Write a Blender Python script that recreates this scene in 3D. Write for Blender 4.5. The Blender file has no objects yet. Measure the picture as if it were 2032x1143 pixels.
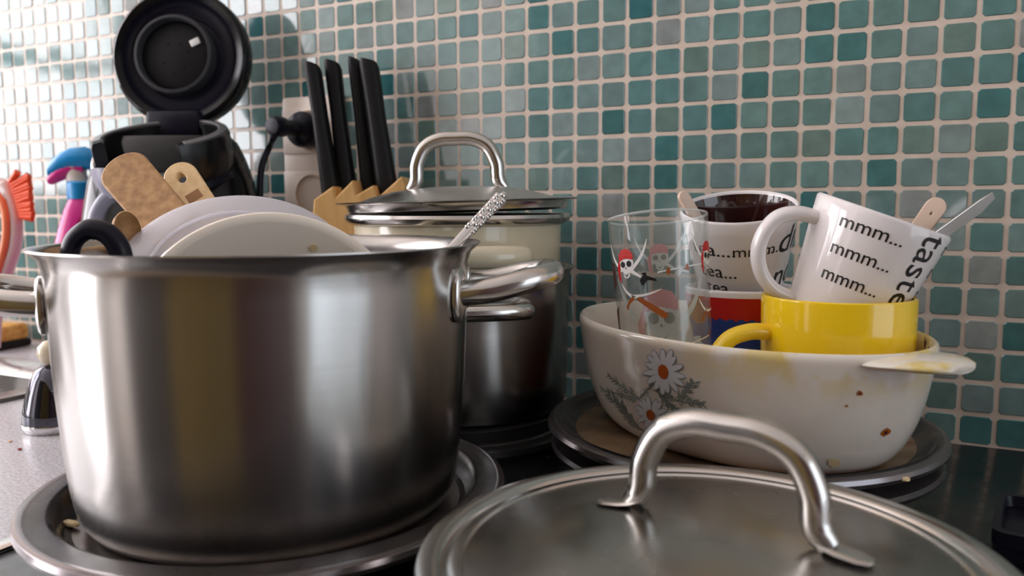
import bpy, bmesh, math, random
from mathutils import Vector, Matrix
from mathutils.bvhtree import BVHTree
V = Vector
PI = math.pi
rnd = random.Random(7)
sc = bpy.context.scene
COL = sc.collection

# ------------------------------------------------------------------ camera, light, exposure
CAM = V((0.47324, -0.72382, 0.19313))
RT = V((0.89322, 0.44959, -0.00445))      # camera right
DN = V((0.04256, -0.09440, -0.99462))     # camera down
FW = V((-0.44760, 0.88823, -0.10346))     # camera forward
F = 1640.0
cd = bpy.data.cameras.new('camera')
cd.sensor_width = 36.0
cd.sensor_fit = 'HORIZONTAL'
cd.lens = F / 2032 * 36.0
cd.clip_start = 0.01
cd.dof.use_dof = True
cd.dof.focus_distance = 0.54
cd.dof.aperture_fstop = 8.0
cam = bpy.data.objects.new('camera', cd)
COL.objects.link(cam)
cam.matrix_world = Matrix(((RT.x, -DN.x, -FW.x, CAM.x), (RT.y, -DN.y, -FW.y, CAM.y), (RT.z, -DN.z, -FW.z, CAM.z), (0, 0, 0, 1)))
sc.camera = cam
sc.view_settings.view_transform = 'Standard'
sc.view_settings.look = 'None'
sc.view_settings.gamma = 1.0
sc.view_settings.use_curve_mapping = False
sc.view_settings.exposure = -0.42
try:
    sc.cycles.use_denoising = True
    sc.cycles.max_bounces = 10
    sc.cycles.transparent_max_bounces = 12
    sc.cycles.caustics_reflective = False
    sc.cycles.sample_clamp_indirect = 6.0
except Exception:
    pass
w = bpy.data.worlds.new('overcast_sky')
sc.world = w
w.use_nodes = True
w.node_tree.nodes['Background'].inputs[0].default_value = (0.75, 0.85, 1.0, 1)
w.node_tree.nodes['Background'].inputs[1].default_value = 1.0


def area(name, loc, normal, sx, sy, power, col):
    l = bpy.data.lights.new(name, 'AREA')
    l.shape = 'RECTANGLE'
    l.size, l.size_y = sx, sy
    l.energy = power
    l.color = col
    o = bpy.data.objects.new(name, l)
    COL.objects.link(o)
    o.location = loc
    o.rotation_euler = V(normal).to_track_quat('-Z', 'Y').to_euler()
    return o


# daylight in the two window openings (left end wall over the sink, right end wall)
area('window_daylight', (-1.74, -0.565, 0.82), (1, 0, 0), 0.95, 1.24, 38.0, (1.0, 0.95, 0.97))
area('window_daylight', (-1.74, -1.485, 0.36), (1, 0, 0), 0.71, 2.16, 56.0, (1.0, 0.955, 0.985))
area('window_daylight', (2.54, -0.88, 0.2), (-1, 0, 0), 1.4, 2.0, 21.0, (0.84, 0.93, 1.0))


# ------------------------------------------------------------------ helpers
def at(x, y, d):
    """point at depth d along the view through pixel x, y"""
    return CAM + (FW + RT * ((x - 1016) / F) + DN * ((y - 571.5) / F)) * d


def px(p):
    q = p - CAM
    d = q.dot(FW)
    return 1016 + F * q.dot(RT) / d, 571.5 + F * q.dot(DN) / d, d


def obj(name, bm, mat, parent=None, smooth=True, angle=40, mats=None):
    if isinstance(bm, bmesh.types.BMesh):
        me = bpy.data.meshes.new(name)
        bmesh.ops.recalc_face_normals(bm, faces=bm.faces)
        bm.to_mesh(me)
        bm.free()
    else:
        me = bm
    for m in (mats or [mat]):
        me.materials.append(m)
    if smooth:
        for p in me.polygons:
            p.use_smooth = True
        me.set_sharp_from_angle(angle=math.radians(angle))
    o = bpy.data.objects.new(name, me)
    COL.objects.link(o)
    if parent:
        o.parent = parent
    return o


def tag(o, label=None, cat=None, group=None, kind=None):
    if label: o['label'] = label
    if cat: o['category'] = cat
    if group: o['group'] = group
    if kind: o['kind'] = kind
    return o


def thing(name, label, cat, loc=(0, 0, 0), rz=0.0, group=None, mat=None):
    o = bpy.data.objects.new(name, None)
    COL.objects.link(o)
    o.empty_display_size = 0.02
    if mat is not None:
        o.matrix_world = mat
    else:
        o.location = loc
        o.rotation_euler = (0, 0, rz)
    return tag(o, label, cat, group)


def frame(origin, z, x):
    z = V(z).normalized()
    x = V(x)
    x = (x - z * x.dot(z)).normalized()
    y = z.cross(x)
    return Matrix(((x.x, y.x, z.x, origin[0]), (x.y, y.y, z.y, origin[1]), (x.z, y.z, z.z, origin[2]), (0, 0, 0, 1)))


def lathe(prof, n=72, bm=None, M=None, a0=0.0, a1=2 * PI, midx=None):
    bm = bm or bmesh.new()
    full = abs(a1 - a0 - 2 * PI) < 1e-6
    cnt = n if full else n + 1
    rings = []
    for (r, z) in prof:
        if r < 1e-7 and full:
            rings.append([bm.verts.new((0, 0, z))])
        else:
            rings.append([bm.verts.new((r * math.cos(a0 + (a1 - a0) * i / n), r * math.sin(a0 + (a1 - a0) * i / n), z)) for i in range(cnt)])
    for k in range(len(rings) - 1):
        A, B = rings[k], rings[k + 1]
        for i in range(n):
            j = (i + 1) % cnt
            try:
                if len(A) == 1 and len(B) == 1: continue
                if len(A) == 1: f = bm.faces.new((A[0], B[i], B[j]))
                elif len(B) == 1: f = bm.faces.new((A[i], A[j], B[0]))
                else: f = bm.faces.new((A[i], A[j], B[j], B[i]))
                if midx: f.material_index = midx[k]
            except ValueError:
                pass
    if not full:
        for s in (0, -1):
            vs = [r[s] for r in rings]
            if len(vs) > 2: bm.faces.new(vs)
    if M is not None:
        bmesh.ops.transform(bm, matrix=M, verts=[v for r in rings for v in r])
    return bm


def smooth_path(pts, k=8):
    P = [V(p) for p in pts]
    P = [P[0] * 2 - P[1]] + P + [P[-1] * 2 - P[-2]]
    out = []
    for i in range(1, len(P) - 2):
        a, b, c, d = P[i - 1], P[i], P[i + 1], P[i + 2]
        for s in range(k):
            t = s / k
            out.append(0.5 * ((2 * b) + (c - a) * t + (2 * a - 5 * b + 4 * c - d) * t * t + (3 * b - a - 3 * c + d) * t ** 3))
    out.append(P[-2])
    return out


def tube(path, r, n=14, bm=None, ry=None, up=None, caps=True):
    """sweep an ellipse (r along the side, ry along up) over a path; r may be a list or function of 0..1"""
    bm = bm or bmesh.new()
    path = [V(p) for p in path]
    m = len(path)
    side = None
    rings = []
    for i, p in enumerate(path):
        t = (path[min(i + 1, m - 1)] - path[max(i - 1, 0)]).normalized()
        if side is None:
            u = V(up) if up else (V((0, 0, 1)) if abs(t.z) < 0.9 else V((1, 0, 0)))
            side = t.cross(u).normalized()
        else:
            side = (side - t * side.dot(t)).normalized()
        upv = side.cross(t).normalized()
        s = i / (m - 1)
        ra = r(s) if callable(r) else (r[i] if isinstance(r, (list, tuple)) else r)
        rb = ra if ry is None else (ry(s) if callable(ry) else ry)
        rings.append([bm.verts.new(p + side * (ra * math.cos(2 * PI * k / n)) + upv * (rb * math.sin(2 * PI * k / n))) for k in range(n)])
    for A, B in zip(rings, rings[1:]):
        for k in range(n):
            bm.faces.new((A[k], A[(k + 1) % n], B[(k + 1) % n], B[k]))
    if caps:
        bm.faces.new(rings[0][::-1])
        bm.faces.new(rings[-1])
    return bm


def loft(sections, bm=None, caps=True):
    bm = bm or bmesh.new()
    R = [[bm.verts.new(p) for p in s] for s in sections]
    n = len(R[0])
    for A, B in zip(R, R[1:]):
        for k in range(n):
            bm.faces.new((A[k], A[(k + 1) % n], B[(k + 1) % n], B[k]))
    if caps:
        bm.faces.new(R[0][::-1])
        bm.faces.new(R[-1])
    return bm


def ell(cx, cy, z, rx, ry, n=32, e=2.0):
    o = []
    for k in range(n):
        a = 2 * PI * k / n
        c, s = math.cos(a), math.sin(a)
        o.append(V((cx + rx * math.copysign(abs(c) ** (2 / e), c), cy + ry * math.copysign(abs(s) ** (2 / e), s), z)))
    return o


def box(x0, x1, y0, y1, z0, z1, bev=0.0, bm=None, seg=2):
    b2 = bmesh.new()
    bmesh.ops.create_cube(b2, size=1.0)
    for v in b2.verts:
        v.co = V(((x0 + x1) / 2 + v.co.x * (x1 - x0), (y0 + y1) / 2 + v.co.y * (y1 - y0), (z0 + z1) / 2 + v.co.z * (z1 - z0)))
    if bev > 0:
        bmesh.ops.bevel(b2, geom=list(b2.edges), offset=bev, segments=seg, affect='EDGES', profile=0.5)
    if bm is None:
        return b2
    me = bpy.data.meshes.new('tmp')
    b2.to_mesh(me)
    b2.free()
    bm.from_mesh(me)
    bpy.data.meshes.remove(me)
    return bm


def curve_mesh(loops, extrude=0.0, bevel=0.0, res=1):
    """filled 2D outlines (the later ones cut holes) as a mesh"""
    cu = bpy.data.curves.new('tmp', 'CURVE')
    cu.dimensions = '2D'
    cu.fill_mode = 'BOTH'
    cu.extrude = extrude
    cu.bevel_depth = bevel
    cu.bevel_resolution = res
    for L in loops:
        sp = cu.splines.new('POLY')
        sp.points.add(len(L) - 1)
        for p, q in zip(sp.points, L):
            p.co = (q[0], q[1], 0, 1)
        sp.use_cyclic_u = True
    o = bpy.data.objects.new('tmp', cu)
    me = bpy.data.meshes.new_from_object(o)
    bpy.data.objects.remove(o)
    bpy.data.curves.remove(cu)
    return me


def text_mesh(s, size, shear=0.0, space=1.0):
    cu = bpy.data.curves.new('tmp', 'FONT')
    cu.body = s
    cu.size = size
    cu.shear = shear
    cu.space_character = space
    cu.resolution_u = 3
    o = bpy.data.objects.new('tmp', cu)
    COL.objects.link(o)
    bpy.context.view_layer.update()
    me = bpy.data.meshes.new_from_object(o.evaluated_get(bpy.context.evaluated_depsgraph_get()))
    bpy.data.objects.remove(o)
    bpy.data.curves.remove(cu)
    return me


def subdiv(me, cut):
    bm = bmesh.new()
    bm.from_mesh(me)
    bmesh.ops.triangulate(bm, faces=bm.faces)
    for _ in range(4):
        L = [e for e in bm.edges if e.calc_length() > cut]
        if not L: break
        bmesh.ops.subdivide_edges(bm, edges=L, cuts=1)
        bmesh.ops.triangulate(bm, faces=bm.faces)
    return bm


def bm_of(me):
    bm = bmesh.new()
    bm.from_mesh(me)
    return bm


# ------------------------------------------------------------------ materials
def principled(name, col=(0.8, 0.8, 0.8), rough=0.5, metal=0.0, **kw):
    m = bpy.data.materials.new(name)
    m.use_nodes = True
    b = m.node_tree.nodes['Principled BSDF']
    b.inputs['Base Color'].default_value = (*col, 1)
    b.inputs['Roughness'].default_value = rough
    b.inputs['Metallic'].default_value = metal
    for k, v in kw.items():
        b.inputs[k].default_value = v
    return m


def nodes(m):
    return m.node_tree.nodes, m.node_tree.links, m.node_tree.nodes['Principled BSDF']


def noise(m, scale, detail=3, coord='Object', vec_scale=None):
    N, L, B = nodes(m)
    tc = N.new('ShaderNodeTexCoord')
    t = N.new('ShaderNodeTexNoise')
    t.inputs['Scale'].default_value = scale
    t.inputs['Detail'].default_value = detail
    if vec_scale:
        mp = N.new('ShaderNodeMapping')
        mp.inputs['Scale'].default_value = vec_scale
        L.new(tc.outputs[coord], mp.inputs['Vector'])
        L.new(mp.outputs['Vector'], t.inputs['Vector'])
    else:
        L.new(tc.outputs[coord], t.inputs['Vector'])
    return t


def ramp(m, src, stops):
    N, L, B = nodes(m)
    r = N.new('ShaderNodeValToRGB')
    e = r.color_ramp.elements
    e[0].position, e[0].color = stops[0][0], (*stops[0][1], 1)
    e[1].position, e[1].color = stops[-1][0], (*stops[-1][1], 1)
    for p, c in stops[1:-1]:
        q = e.new(p)
        q.color = (*c, 1)
    L.new(src, r.inputs['Fac'])
    return r


def col_noise(m, scale, stops, detail=3, vec_scale=None):
    t = noise(m, scale, detail, vec_scale=vec_scale)
    r = ramp(m, t.outputs['Fac'], stops)
    m.node_tree.links.new(r.outputs['Color'], nodes(m)[2].inputs['Base Color'])
    return t


def bump(m, src, strength=0.1, dist=0.001):
    N, L, B = nodes(m)
    b = N.new('ShaderNodeBump')
    b.inputs['Strength'].default_value = strength
    b.inputs['Distance'].default_value = dist
    L.new(src, b.inputs['Height'])
    L.new(b.outputs['Normal'], B.inputs['Normal'])


def rough_noise(m, scale, lo, hi, detail=3, vec_scale=None):
    N, L, B = nodes(m)
    t = noise(m, scale, detail, vec_scale=vec_scale)
    mr = N.new('ShaderNodeMapRange')
    mr.inputs['From Min'].default_value = 0.3
    mr.inputs['From Max'].default_value = 0.7
    mr.inputs['To Min'].default_value = lo
    mr.inputs['To Max'].default_value = hi
    L.new(t.outputs['Fac'], mr.inputs['Value'])
    L.new(mr.outputs['Result'], B.inputs['Roughness'])
    return t


def lin(r, g, b):
    f = lambda c: (c / 255 / 12.92) if c / 255 <= 0.04045 else ((c / 255 + 0.055) / 1.055) ** 2.4
    return (f(r), f(g), f(b))


M = {}
M['steel'] = principled('polished_steel', (0.60, 0.58, 0.56), 0.2, 1.0)
rough_noise(M['steel'], 40, 0.14, 0.26)
M['brushed'] = principled('brushed_steel', (0.43, 0.415, 0.40), 0.24, 1.0, Anisotropic=0.7, **{'Anisotropic Rotation': 0.25})
N, L, B = nodes(M['brushed'])
tg = N.new('ShaderNodeTangent')
tg.direction_type = 'RADIAL'
tg.axis = 'Z'
L.new(tg.outputs['Tangent'], B.inputs['Tangent'])
t = noise(M['brushed'], 6, 4, vec_scale=(1, 1, 60))
bump(M['brushed'], t.outputs['Fac'], 0.05, 0.0005)
M['dull_steel'] = principled('worn_steel', (0.52, 0.50, 0.48), 0.3, 1.0)
t = rough_noise(M['dull_steel'], 18, 0.2, 0.42, 5)
M['lid_steel'] = principled('stained_lid_steel', (0.4, 0.39, 0.37), 0.25, 1.0)
col_noise(M['lid_steel'], 9, [(0.35, (0.32, 0.31, 0.29)), (0.58, (0.40, 0.385, 0.36)), (0.72, (0.46, 0.39, 0.28))], 4)
rough_noise(M['lid_steel'], 14, 0.16, 0.36, 4)
M['chrome'] = principled('chrome', (0.75, 0.74, 0.74), 0.08, 1.0)
M['dark_chrome'] = principled('dark_chrome', (0.10, 0.10, 0.12), 0.06, 1.0)
M['iron'] = principled('dark_enamel', (0.035, 0.033, 0.034), 0.32, 0.0, **{'Coat Weight': 0.3, 'Coat Roughness': 0.2})
rough_noise(M['iron'], 25, 0.22, 0.5, 4)
M['plate'] = principled('worn_dark_plate', (0.05, 0.045, 0.045), 0.3, 0.35)
col_noise(M['plate'], 16, [(0.4, (0.045, 0.042, 0.043)), (0.62, (0.07, 0.06, 0.058)), (0.75, (0.16, 0.13, 0.11))], 5)
rough_noise(M['plate'], 30, 0.2, 0.42, 4)
M['plate_bright'] = principled('worn_plate_floor', (0.16, 0.14, 0.135), 0.28, 0.6)
col_noise(M['plate_bright'], 22, [(0.35, (0.10, 0.085, 0.08)), (0.6, (0.2, 0.17, 0.15)), (0.75, (0.34, 0.29, 0.26))], 5)
M['plate_stained'] = principled('burnt_plate_floor', (0.15, 0.10, 0.06), 0.35, 0.2)
col_noise(M['plate_stained'], 18, [(0.36, (0.05, 0.04, 0.035)), (0.5, (0.2, 0.125, 0.06)), (0.62, (0.36, 0.24, 0.14)), (0.75, (0.22, 0.06, 0.03))], 5)
M['plate_edge'] = principled('worn_plate_edge', (0.22, 0.20, 0.205), 0.2, 0.8)
M['hob'] = principled('black_enamel_hob', (0.018, 0.019, 0.02), 0.16)
rough_noise(M['hob'], 60, 0.12, 0.28, 5)
M['counter'] = principled('grey_speckled_laminate', (0.3, 0.3, 0.31), 0.24)
t = col_noise(M['counter'], 420, [(0.36, lin(184, 182, 188)), (0.5, lin(206, 204, 210)), (0.62, lin(214, 212, 218)), (0.72, lin(240, 238, 242))], 2)
bump(M['counter'], t.outputs['Fac'], 0.06, 0.0005)
M['grout'] = principled('cream_grout', lin(206, 184, 164), 0.42)
t = col_noise(M['grout'], 60, [(0.35, lin(200, 182, 167)), (0.65, lin(212, 195, 181))], 4)
bump(M['grout'], t.outputs['Fac'], 0.3, 0.001)


def tile_mat(name, attr):
    m = principled(name, (0.2, 0.4, 0.4), 0.1, **{'Specular IOR Level': 0.85})
    N, L, B = nodes(m)
    if attr:
        a = N.new('ShaderNodeAttribute')
        a.attribute_name = 'tile_colour'
        src = a.outputs['Color']
    else:
        a = N.new('ShaderNodeObjectInfo')
        src = a.outputs['Color']
    tc = N.new('ShaderNodeNewGeometry')
    t = N.new('ShaderNodeTexNoise')
    t.inputs['Scale'].default_value = 70
    t.inputs['Detail'].default_value = 3
    L.new(tc.outputs['Position'], t.inputs['Vector'])
    mx = N.new('ShaderNodeMix')
    mx.data_type = 'RGBA'
    mx.blend_type = 'OVERLAY'
    mx.inputs['Factor'].default_value = 0.35
    L.new(src, mx.inputs['A'])
    L.new(t.outputs['Fac'], mx.inputs['B'])
    L.new(mx.outputs['Result'], B.inputs['Base Color'])
    t2 = N.new('ShaderNodeTexNoise')
    t2.inputs['Scale'].default_value = 45
    t2.inputs['Detail'].default_value = 2
    L.new(tc.outputs['Position'], t2.inputs['Vector'])
    bump(m, t2.outputs['Fac'], 0.12, 0.001)
    return m


M['tile'] = tile_mat('glass_mosaic_tile', False)
M['tile_far'] = tile_mat('glass_mosaic_tile_field', True)
M['paint'] = principled('off_white_paint', lin(242, 238, 234), 0.7)
M['floor'] = principled('brown_floor', lin(124, 104, 84), 0.4)
M['cupboard'] = principled('olive_brown_reflection_cupboard', lin(100, 84, 42), 0.45)
col_noise(M['cupboard'], 5, [(0.35, lin(106, 92, 48)), (0.65, lin(130, 110, 62))], 4, vec_scale=(8, 8, 0.6))
M['reflection_cupboard_red'] = principled('red_brown_reflection_cupboard', lin(74, 38, 36), 0.45)
M['reflection_cupboard_grey'] = principled('dark_grey_reflection_cupboard', lin(62, 60, 60), 0.45)
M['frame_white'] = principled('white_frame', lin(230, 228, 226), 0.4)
M['black_gloss'] = principled('black_gloss_plastic', (0.008, 0.008, 0.009), 0.12, **{'Specular IOR Level': 0.22})
M['black_satin'] = principled('black_satin_plastic', (0.007, 0.007, 0.015), 0.32, **{'Specular IOR Level': 0.22})
M['black_matt'] = principled('black_matt_plastic', (0.006, 0.006, 0.007), 0.5, **{'Specular IOR Level': 0.22})
M['grey_plastic'] = principled('grey_plastic', lin(150, 150, 168), 0.3)
M['head_black'] = principled('satin_black_plastic', (0.007, 0.007, 0.008), 0.25, **{'Specular IOR Level': 0.35})
M['rim_sheen'] = principled('grey_rim_sheen', (0.15, 0.15, 0.16), 0.3)  # grey puts the satin sheen of the black head ring into the colour
M['dark_grey'] = principled('dark_grey_plastic', (0.04, 0.04, 0.045), 0.35, **{'Specular IOR Level': 0.22})
M['white_plastic'] = principled('white_plastic', lin(225, 212, 200), 0.35)
M['socket_brown'] = principled('brown_socket_plastic', lin(205, 185, 165), 0.45)  # brownish plastic of the round socket wells
M['cream_enamel'] = principled('cream_enamel', lin(222, 210, 182), 0.18, **{'Coat Weight': 0.5})
M['cream_plate'] = principled('cream_stoneware', lin(252, 240, 226), 0.25, **{'Coat Weight': 0.3})
M['stain_yellow'] = principled('dried_food', lin(246, 220, 168), 0.4)
M['frosted'] = principled('translucent_plastic', lin(250, 250, 255), 0.22)
N, L, B = nodes(M['frosted'])
out = N['Material Output']
trn = N.new('ShaderNodeBsdfTranslucent')
trn.inputs['Color'].default_value = (*lin(244, 242, 250), 1)
tr_ = N.new('ShaderNodeBsdfTransparent')
mA = N.new('ShaderNodeMixShader')
mA.inputs[0].default_value = 0.45
mB = N.new('ShaderNodeMixShader')
mB.inputs[0].default_value = 0.42
L.new(B.outputs[0], mA.inputs[1]); L.new(trn.outputs[0], mA.inputs[2])
L.new(mA.outputs[0], mB.inputs[1]); L.new(tr_.outputs[0], mB.inputs[2])
L.new(mB.outputs[0], out.inputs['Surface'])
M['glass'] = bpy.data.materials.new('clear_glass')
M['glass'].use_nodes = True
N, L = M['glass'].node_tree.nodes, M['glass'].node_tree.links
N.remove(N['Principled BSDF'])
tr_ = N.new('ShaderNodeBsdfTransparent')
tr_.inputs['Color'].default_value = (0.965, 0.975, 0.97, 1)
gl_ = N.new('ShaderNodeBsdfGlossy')
gl_.inputs['Roughness'].default_value = 0.03
df_ = N.new('ShaderNodeBsdfDiffuse')
lw_ = N.new('ShaderNodeLayerWeight')
lw_.inputs['Blend'].default_value = 0.5
pw_ = N.new('ShaderNodeMath')
pw_.operation = 'POWER'
pw_.inputs[1].default_value = 4.0
L.new(lw_.outputs['Facing'], pw_.inputs[0])
fr_ = N.new('ShaderNodeMath')
fr_.operation = 'MULTIPLY_ADD'
fr_.inputs[1].default_value = 0.5
fr_.inputs[2].default_value = 0.04
L.new(pw_.outputs[0], fr_.inputs[0])
mA = N.new('ShaderNodeMixShader')
mA.inputs[0].default_value = 0.035
mB = N.new('ShaderNodeMixShader')
L.new(tr_.outputs[0], mA.inputs[1]); L.new(df_.outputs[0], mA.inputs[2])
L.new(fr_.outputs[0], mB.inputs[0]); L.new(mA.outputs[0], mB.inputs[1]); L.new(gl_.outputs[0], mB.inputs[2])
L.new(mB.outputs[0], N['Material Output'].inputs['Surface'])
M['glass_rim_glint'] = principled('glass_rim_glint', (0.8, 0.84, 0.83), 0.06, Alpha=0.35)  # pale tint standing for the highlight along the tumbler's rim
M['white_glaze'] = principled('white_glazed_ceramic', lin(236, 230, 230), 0.12, **{'Coat Weight': 0.4})
M['brown_glaze'] = principled('dark_brown_glaze', lin(52, 24, 22), 0.08, **{'Coat Weight': 0.5})
M['yellow_glaze'] = principled('yellow_glazed_ceramic', lin(246, 206, 28), 0.14, **{'Coat Weight': 0.4})
M['black_print'] = principled('black_print', lin(26, 24, 26), 0.3)
M['red_print'] = principled('red_print', lin(200, 26, 22), 0.3)
M['blue_print'] = principled('blue_print', lin(34, 64, 150), 0.3)
M['white_print'] = principled('white_print', lin(240, 238, 236), 0.3)
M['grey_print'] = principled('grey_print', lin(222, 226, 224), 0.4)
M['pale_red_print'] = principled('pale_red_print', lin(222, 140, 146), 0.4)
M['brown_print'] = principled('brown_print', lin(160, 84, 36), 0.35)
M['milk_glass'] = principled('milk_glass', lin(238, 230, 218), 0.13, **{'Coat Weight': 0.3, 'Subsurface Weight': 0.15, 'Subsurface Scale': 0.01})
M['petal'] = principled('petal_print', lin(236, 236, 240), 0.2)
M['petal_shade'] = principled('petal_outline_print', lin(176, 180, 190), 0.2)
M['leaf_print'] = principled('leaf_print', lin(128, 138, 132), 0.25)
M['daisy_centre'] = principled('orange_print', lin(196, 96, 44), 0.25)
M['rust'] = principled('burnt_spot', lin(176, 96, 24), 0.4)
M['burnt'] = principled('burnt_dark', lin(64, 34, 28), 0.5)
M['wood_dark'] = principled('brown_wood', lin(176, 134, 88), 0.6)
t = col_noise(M['wood_dark'], 10, [(0.35, lin(158, 116, 74)), (0.65, lin(190, 148, 100))], 5, vec_scale=(14, 14, 1.5))
bump(M['wood_dark'], t.outputs['Fac'], 0.25, 0.0008)
M['wood_pale'] = principled('pale_wood', lin(224, 190, 140), 0.5)
col_noise(M['wood_pale'], 10, [(0.35, lin(214, 178, 126)), (0.65, lin(232, 200, 152))], 4, vec_scale=(12, 12, 1.5))
M['block_wood'] = principled('knife_block_wood', lin(216, 170, 108), 0.5)
col_noise(M['block_wood'], 8, [(0.35, lin(204, 158, 96)), (0.65, lin(226, 182, 122))], 4, vec_scale=(10, 10, 1.2))
M['wood_hole'] = principled('stamp_brown', lin(150, 104, 60), 0.6)
M['pink'] = principled('magenta_plastic', lin(214, 40, 140), 0.25)
M['pink_label'] = principled('dark_magenta_plastic', lin(170, 10, 100), 0.25)
M['blue'] = principled('blue_plastic', lin(26, 146, 214), 0.25)
M['orange'] = principled('orange_bristle', lin(246, 82, 22), 0.5)
M['orange_grip'] = principled('orange_rubber', lin(250, 140, 90), 0.45)
M['pale_pink'] = principled('milky_plastic', lin(246, 226, 222), 0.3, **{'Transmission Weight': 0.15})
M['sponge'] = principled('orange_sponge', lin(236, 178, 92), 0.9)
t = col_noise(M['sponge'], 120, [(0.35, lin(214, 150, 70)), (0.65, lin(246, 194, 112))], 3)
bump(M['sponge'], t.outputs['Fac'], 0.6, 0.002)
M['scour'] = principled('black_scourer', (0.015, 0.014, 0.013), 0.9)
M['beige_plastic'] = principled('beige_plastic', lin(226, 200, 180), 0.35)
M['crumb_pale'] = principled('pale_crumb', lin(225, 190, 160), 0.7)
M['crumb_red'] = principled('red_crumb', lin(150, 50, 40), 0.7)

# ------------------------------------------------------------------ the setting
S = 0.025
RB = 13.1


def structure(name, bm, mat, smooth=False):
    o = obj(name, bm, mat, None, smooth)
    return tag(o, kind='structure')


XL, XR, YF, ZF, ZC = -1.7, 2.5, -2.3, -0.9, 1.7
wall = structure('wall_back', box(XL, XR, -0.0002, 0.1, ZF, ZC), M['grout'])
structure('floor', box(XL, XR, YF, 0.1, ZF - 0.1, ZF), M['floor'])
structure('ceiling', box(XL, XR, YF, 0.1, ZC, ZC + 0.1), M['paint'])
structure('wall_front', box(XL, XR, YF - 0.1, YF, ZF, ZC), M['paint'])


def wall_with_opening(name, x0, x1, y0, y1, z0, z1):
    bm = box(x0, x1, YF, y0, ZF, ZC)
    box(x0, x1, y1, 0.1, ZF, ZC, bm=bm)
    box(x0, x1, y0, y1, ZF, z0, bm=bm)
    box(x0, x1, y0, y1, z1, ZC, bm=bm)
    return structure(name, bm, M['paint'])


bm = box(XL - 0.1, XL, YF, -1.85, ZF, ZC)
box(XL - 0.1, XL, -1.12, -1.05, ZF, ZC, bm=bm)
box(XL - 0.1, XL, -0.08, 0.1, ZF, ZC, bm=bm)
box(XL - 0.1, XL, -1.05, -0.08, ZF, 0.18, bm=bm)
box(XL - 0.1, XL, -1.85, -0.08, 1.46, ZC, bm=bm)
box(XL - 0.1, XL, -1.85, -1.12, ZF, -0.74, bm=bm)
structure('wall_left', bm, M['paint'])
wall_with_opening('wall_right', XR, XR + 0.1, -1.60, -0.16, -0.82, 1.22)


def window(name, x0, x1, y0, y1, z0, z1, bar=None):
    bm = box(x0, x1, y0, y0 + 0.03, z0, z1)
    box(x0, x1, y1 - 0.03, y1, z0, z1, bm=bm)
    box(x0, x1, y0, y1, z0, z0 + 0.05, bm=bm)
    box(x0, x1, y0, y1, z1 - 0.05, z1, bm=bm)
    if bar: box(x0, x1, y0, y1, bar - 0.02, bar + 0.02, bm=bm)
    return structure(name, bm, M['frame_white'])


window('window_1', XL - 0.03, XL + 0.01, -1.05, -0.08, 0.18, 1.46, 0.58)
window('door_1', XL - 0.03, XL + 0.01, -1.85, -1.12, -0.74, 1.46)
window('door_2', XR - 0.01, XR + 0.03, -1.60, -0.16, -0.82, 1.22)


# ---- mosaic tiles
def tile_geo(bm, cx, cz, h, dy, tx, tz, layer=None, col=None, k=0.0014):
    """a rounded square tile, 1.2 mm proud, slightly tilted by tx, tz"""
    rad = 0.0024
    ring = []
    for (sx, sz, a0) in ((1, 1, 0), (-1, 1, 90), (-1, -1, 180), (1, -1, 270)):
        for da in (10, 80):
            a = math.radians(a0 + da)
            ring.append((sx * (h - rad) + rad * math.cos(a), sz * (h - rad) + rad * math.sin(a)))
    lev = []
    for (sc_, y) in ((1.0, 0.001), (1.0, -0.0003), (0.95, -0.0009)):
        lev.append([bm.verts.new((cx + x * sc_, y + dy + tx * x + tz * z, cz + z * sc_)) for (x, z) in ring])
    fs = []
    for A, Bv in zip(lev, lev[1:]):
        for i in range(8):
            fs.append(bm.faces.new((A[i], A[(i + 1) % 8], Bv[(i + 1) % 8], Bv[i])))
    fs.append(bm.faces.new(lev[-1]))
    if layer is not None:
        for f in fs:
            for lp in f.loops:
                lp[layer] = (*col, 1)


PALETTE = [(lin(136, 166, 164), 6), (lin(122, 160, 156), 6), (lin(108, 152, 150), 4), (lin(82, 138, 138), 2), (lin(156, 178, 176), 2.4), (lin(166, 174, 172), 1.4), (lin(126, 156, 148), 2), (lin(66, 126, 130), 0.8)]
POOL = [c for c, n_ in [(tuple(q * 0.62 for q in c), n_) for c, n_ in PALETTE] for _ in range(int(n_ * 5))]


def tile_colour():
    c = rnd.choice(POOL)
    k = rnd.uniform(0.9, 1.1)
    return tuple(min(1, x * k) for x in c)


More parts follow.
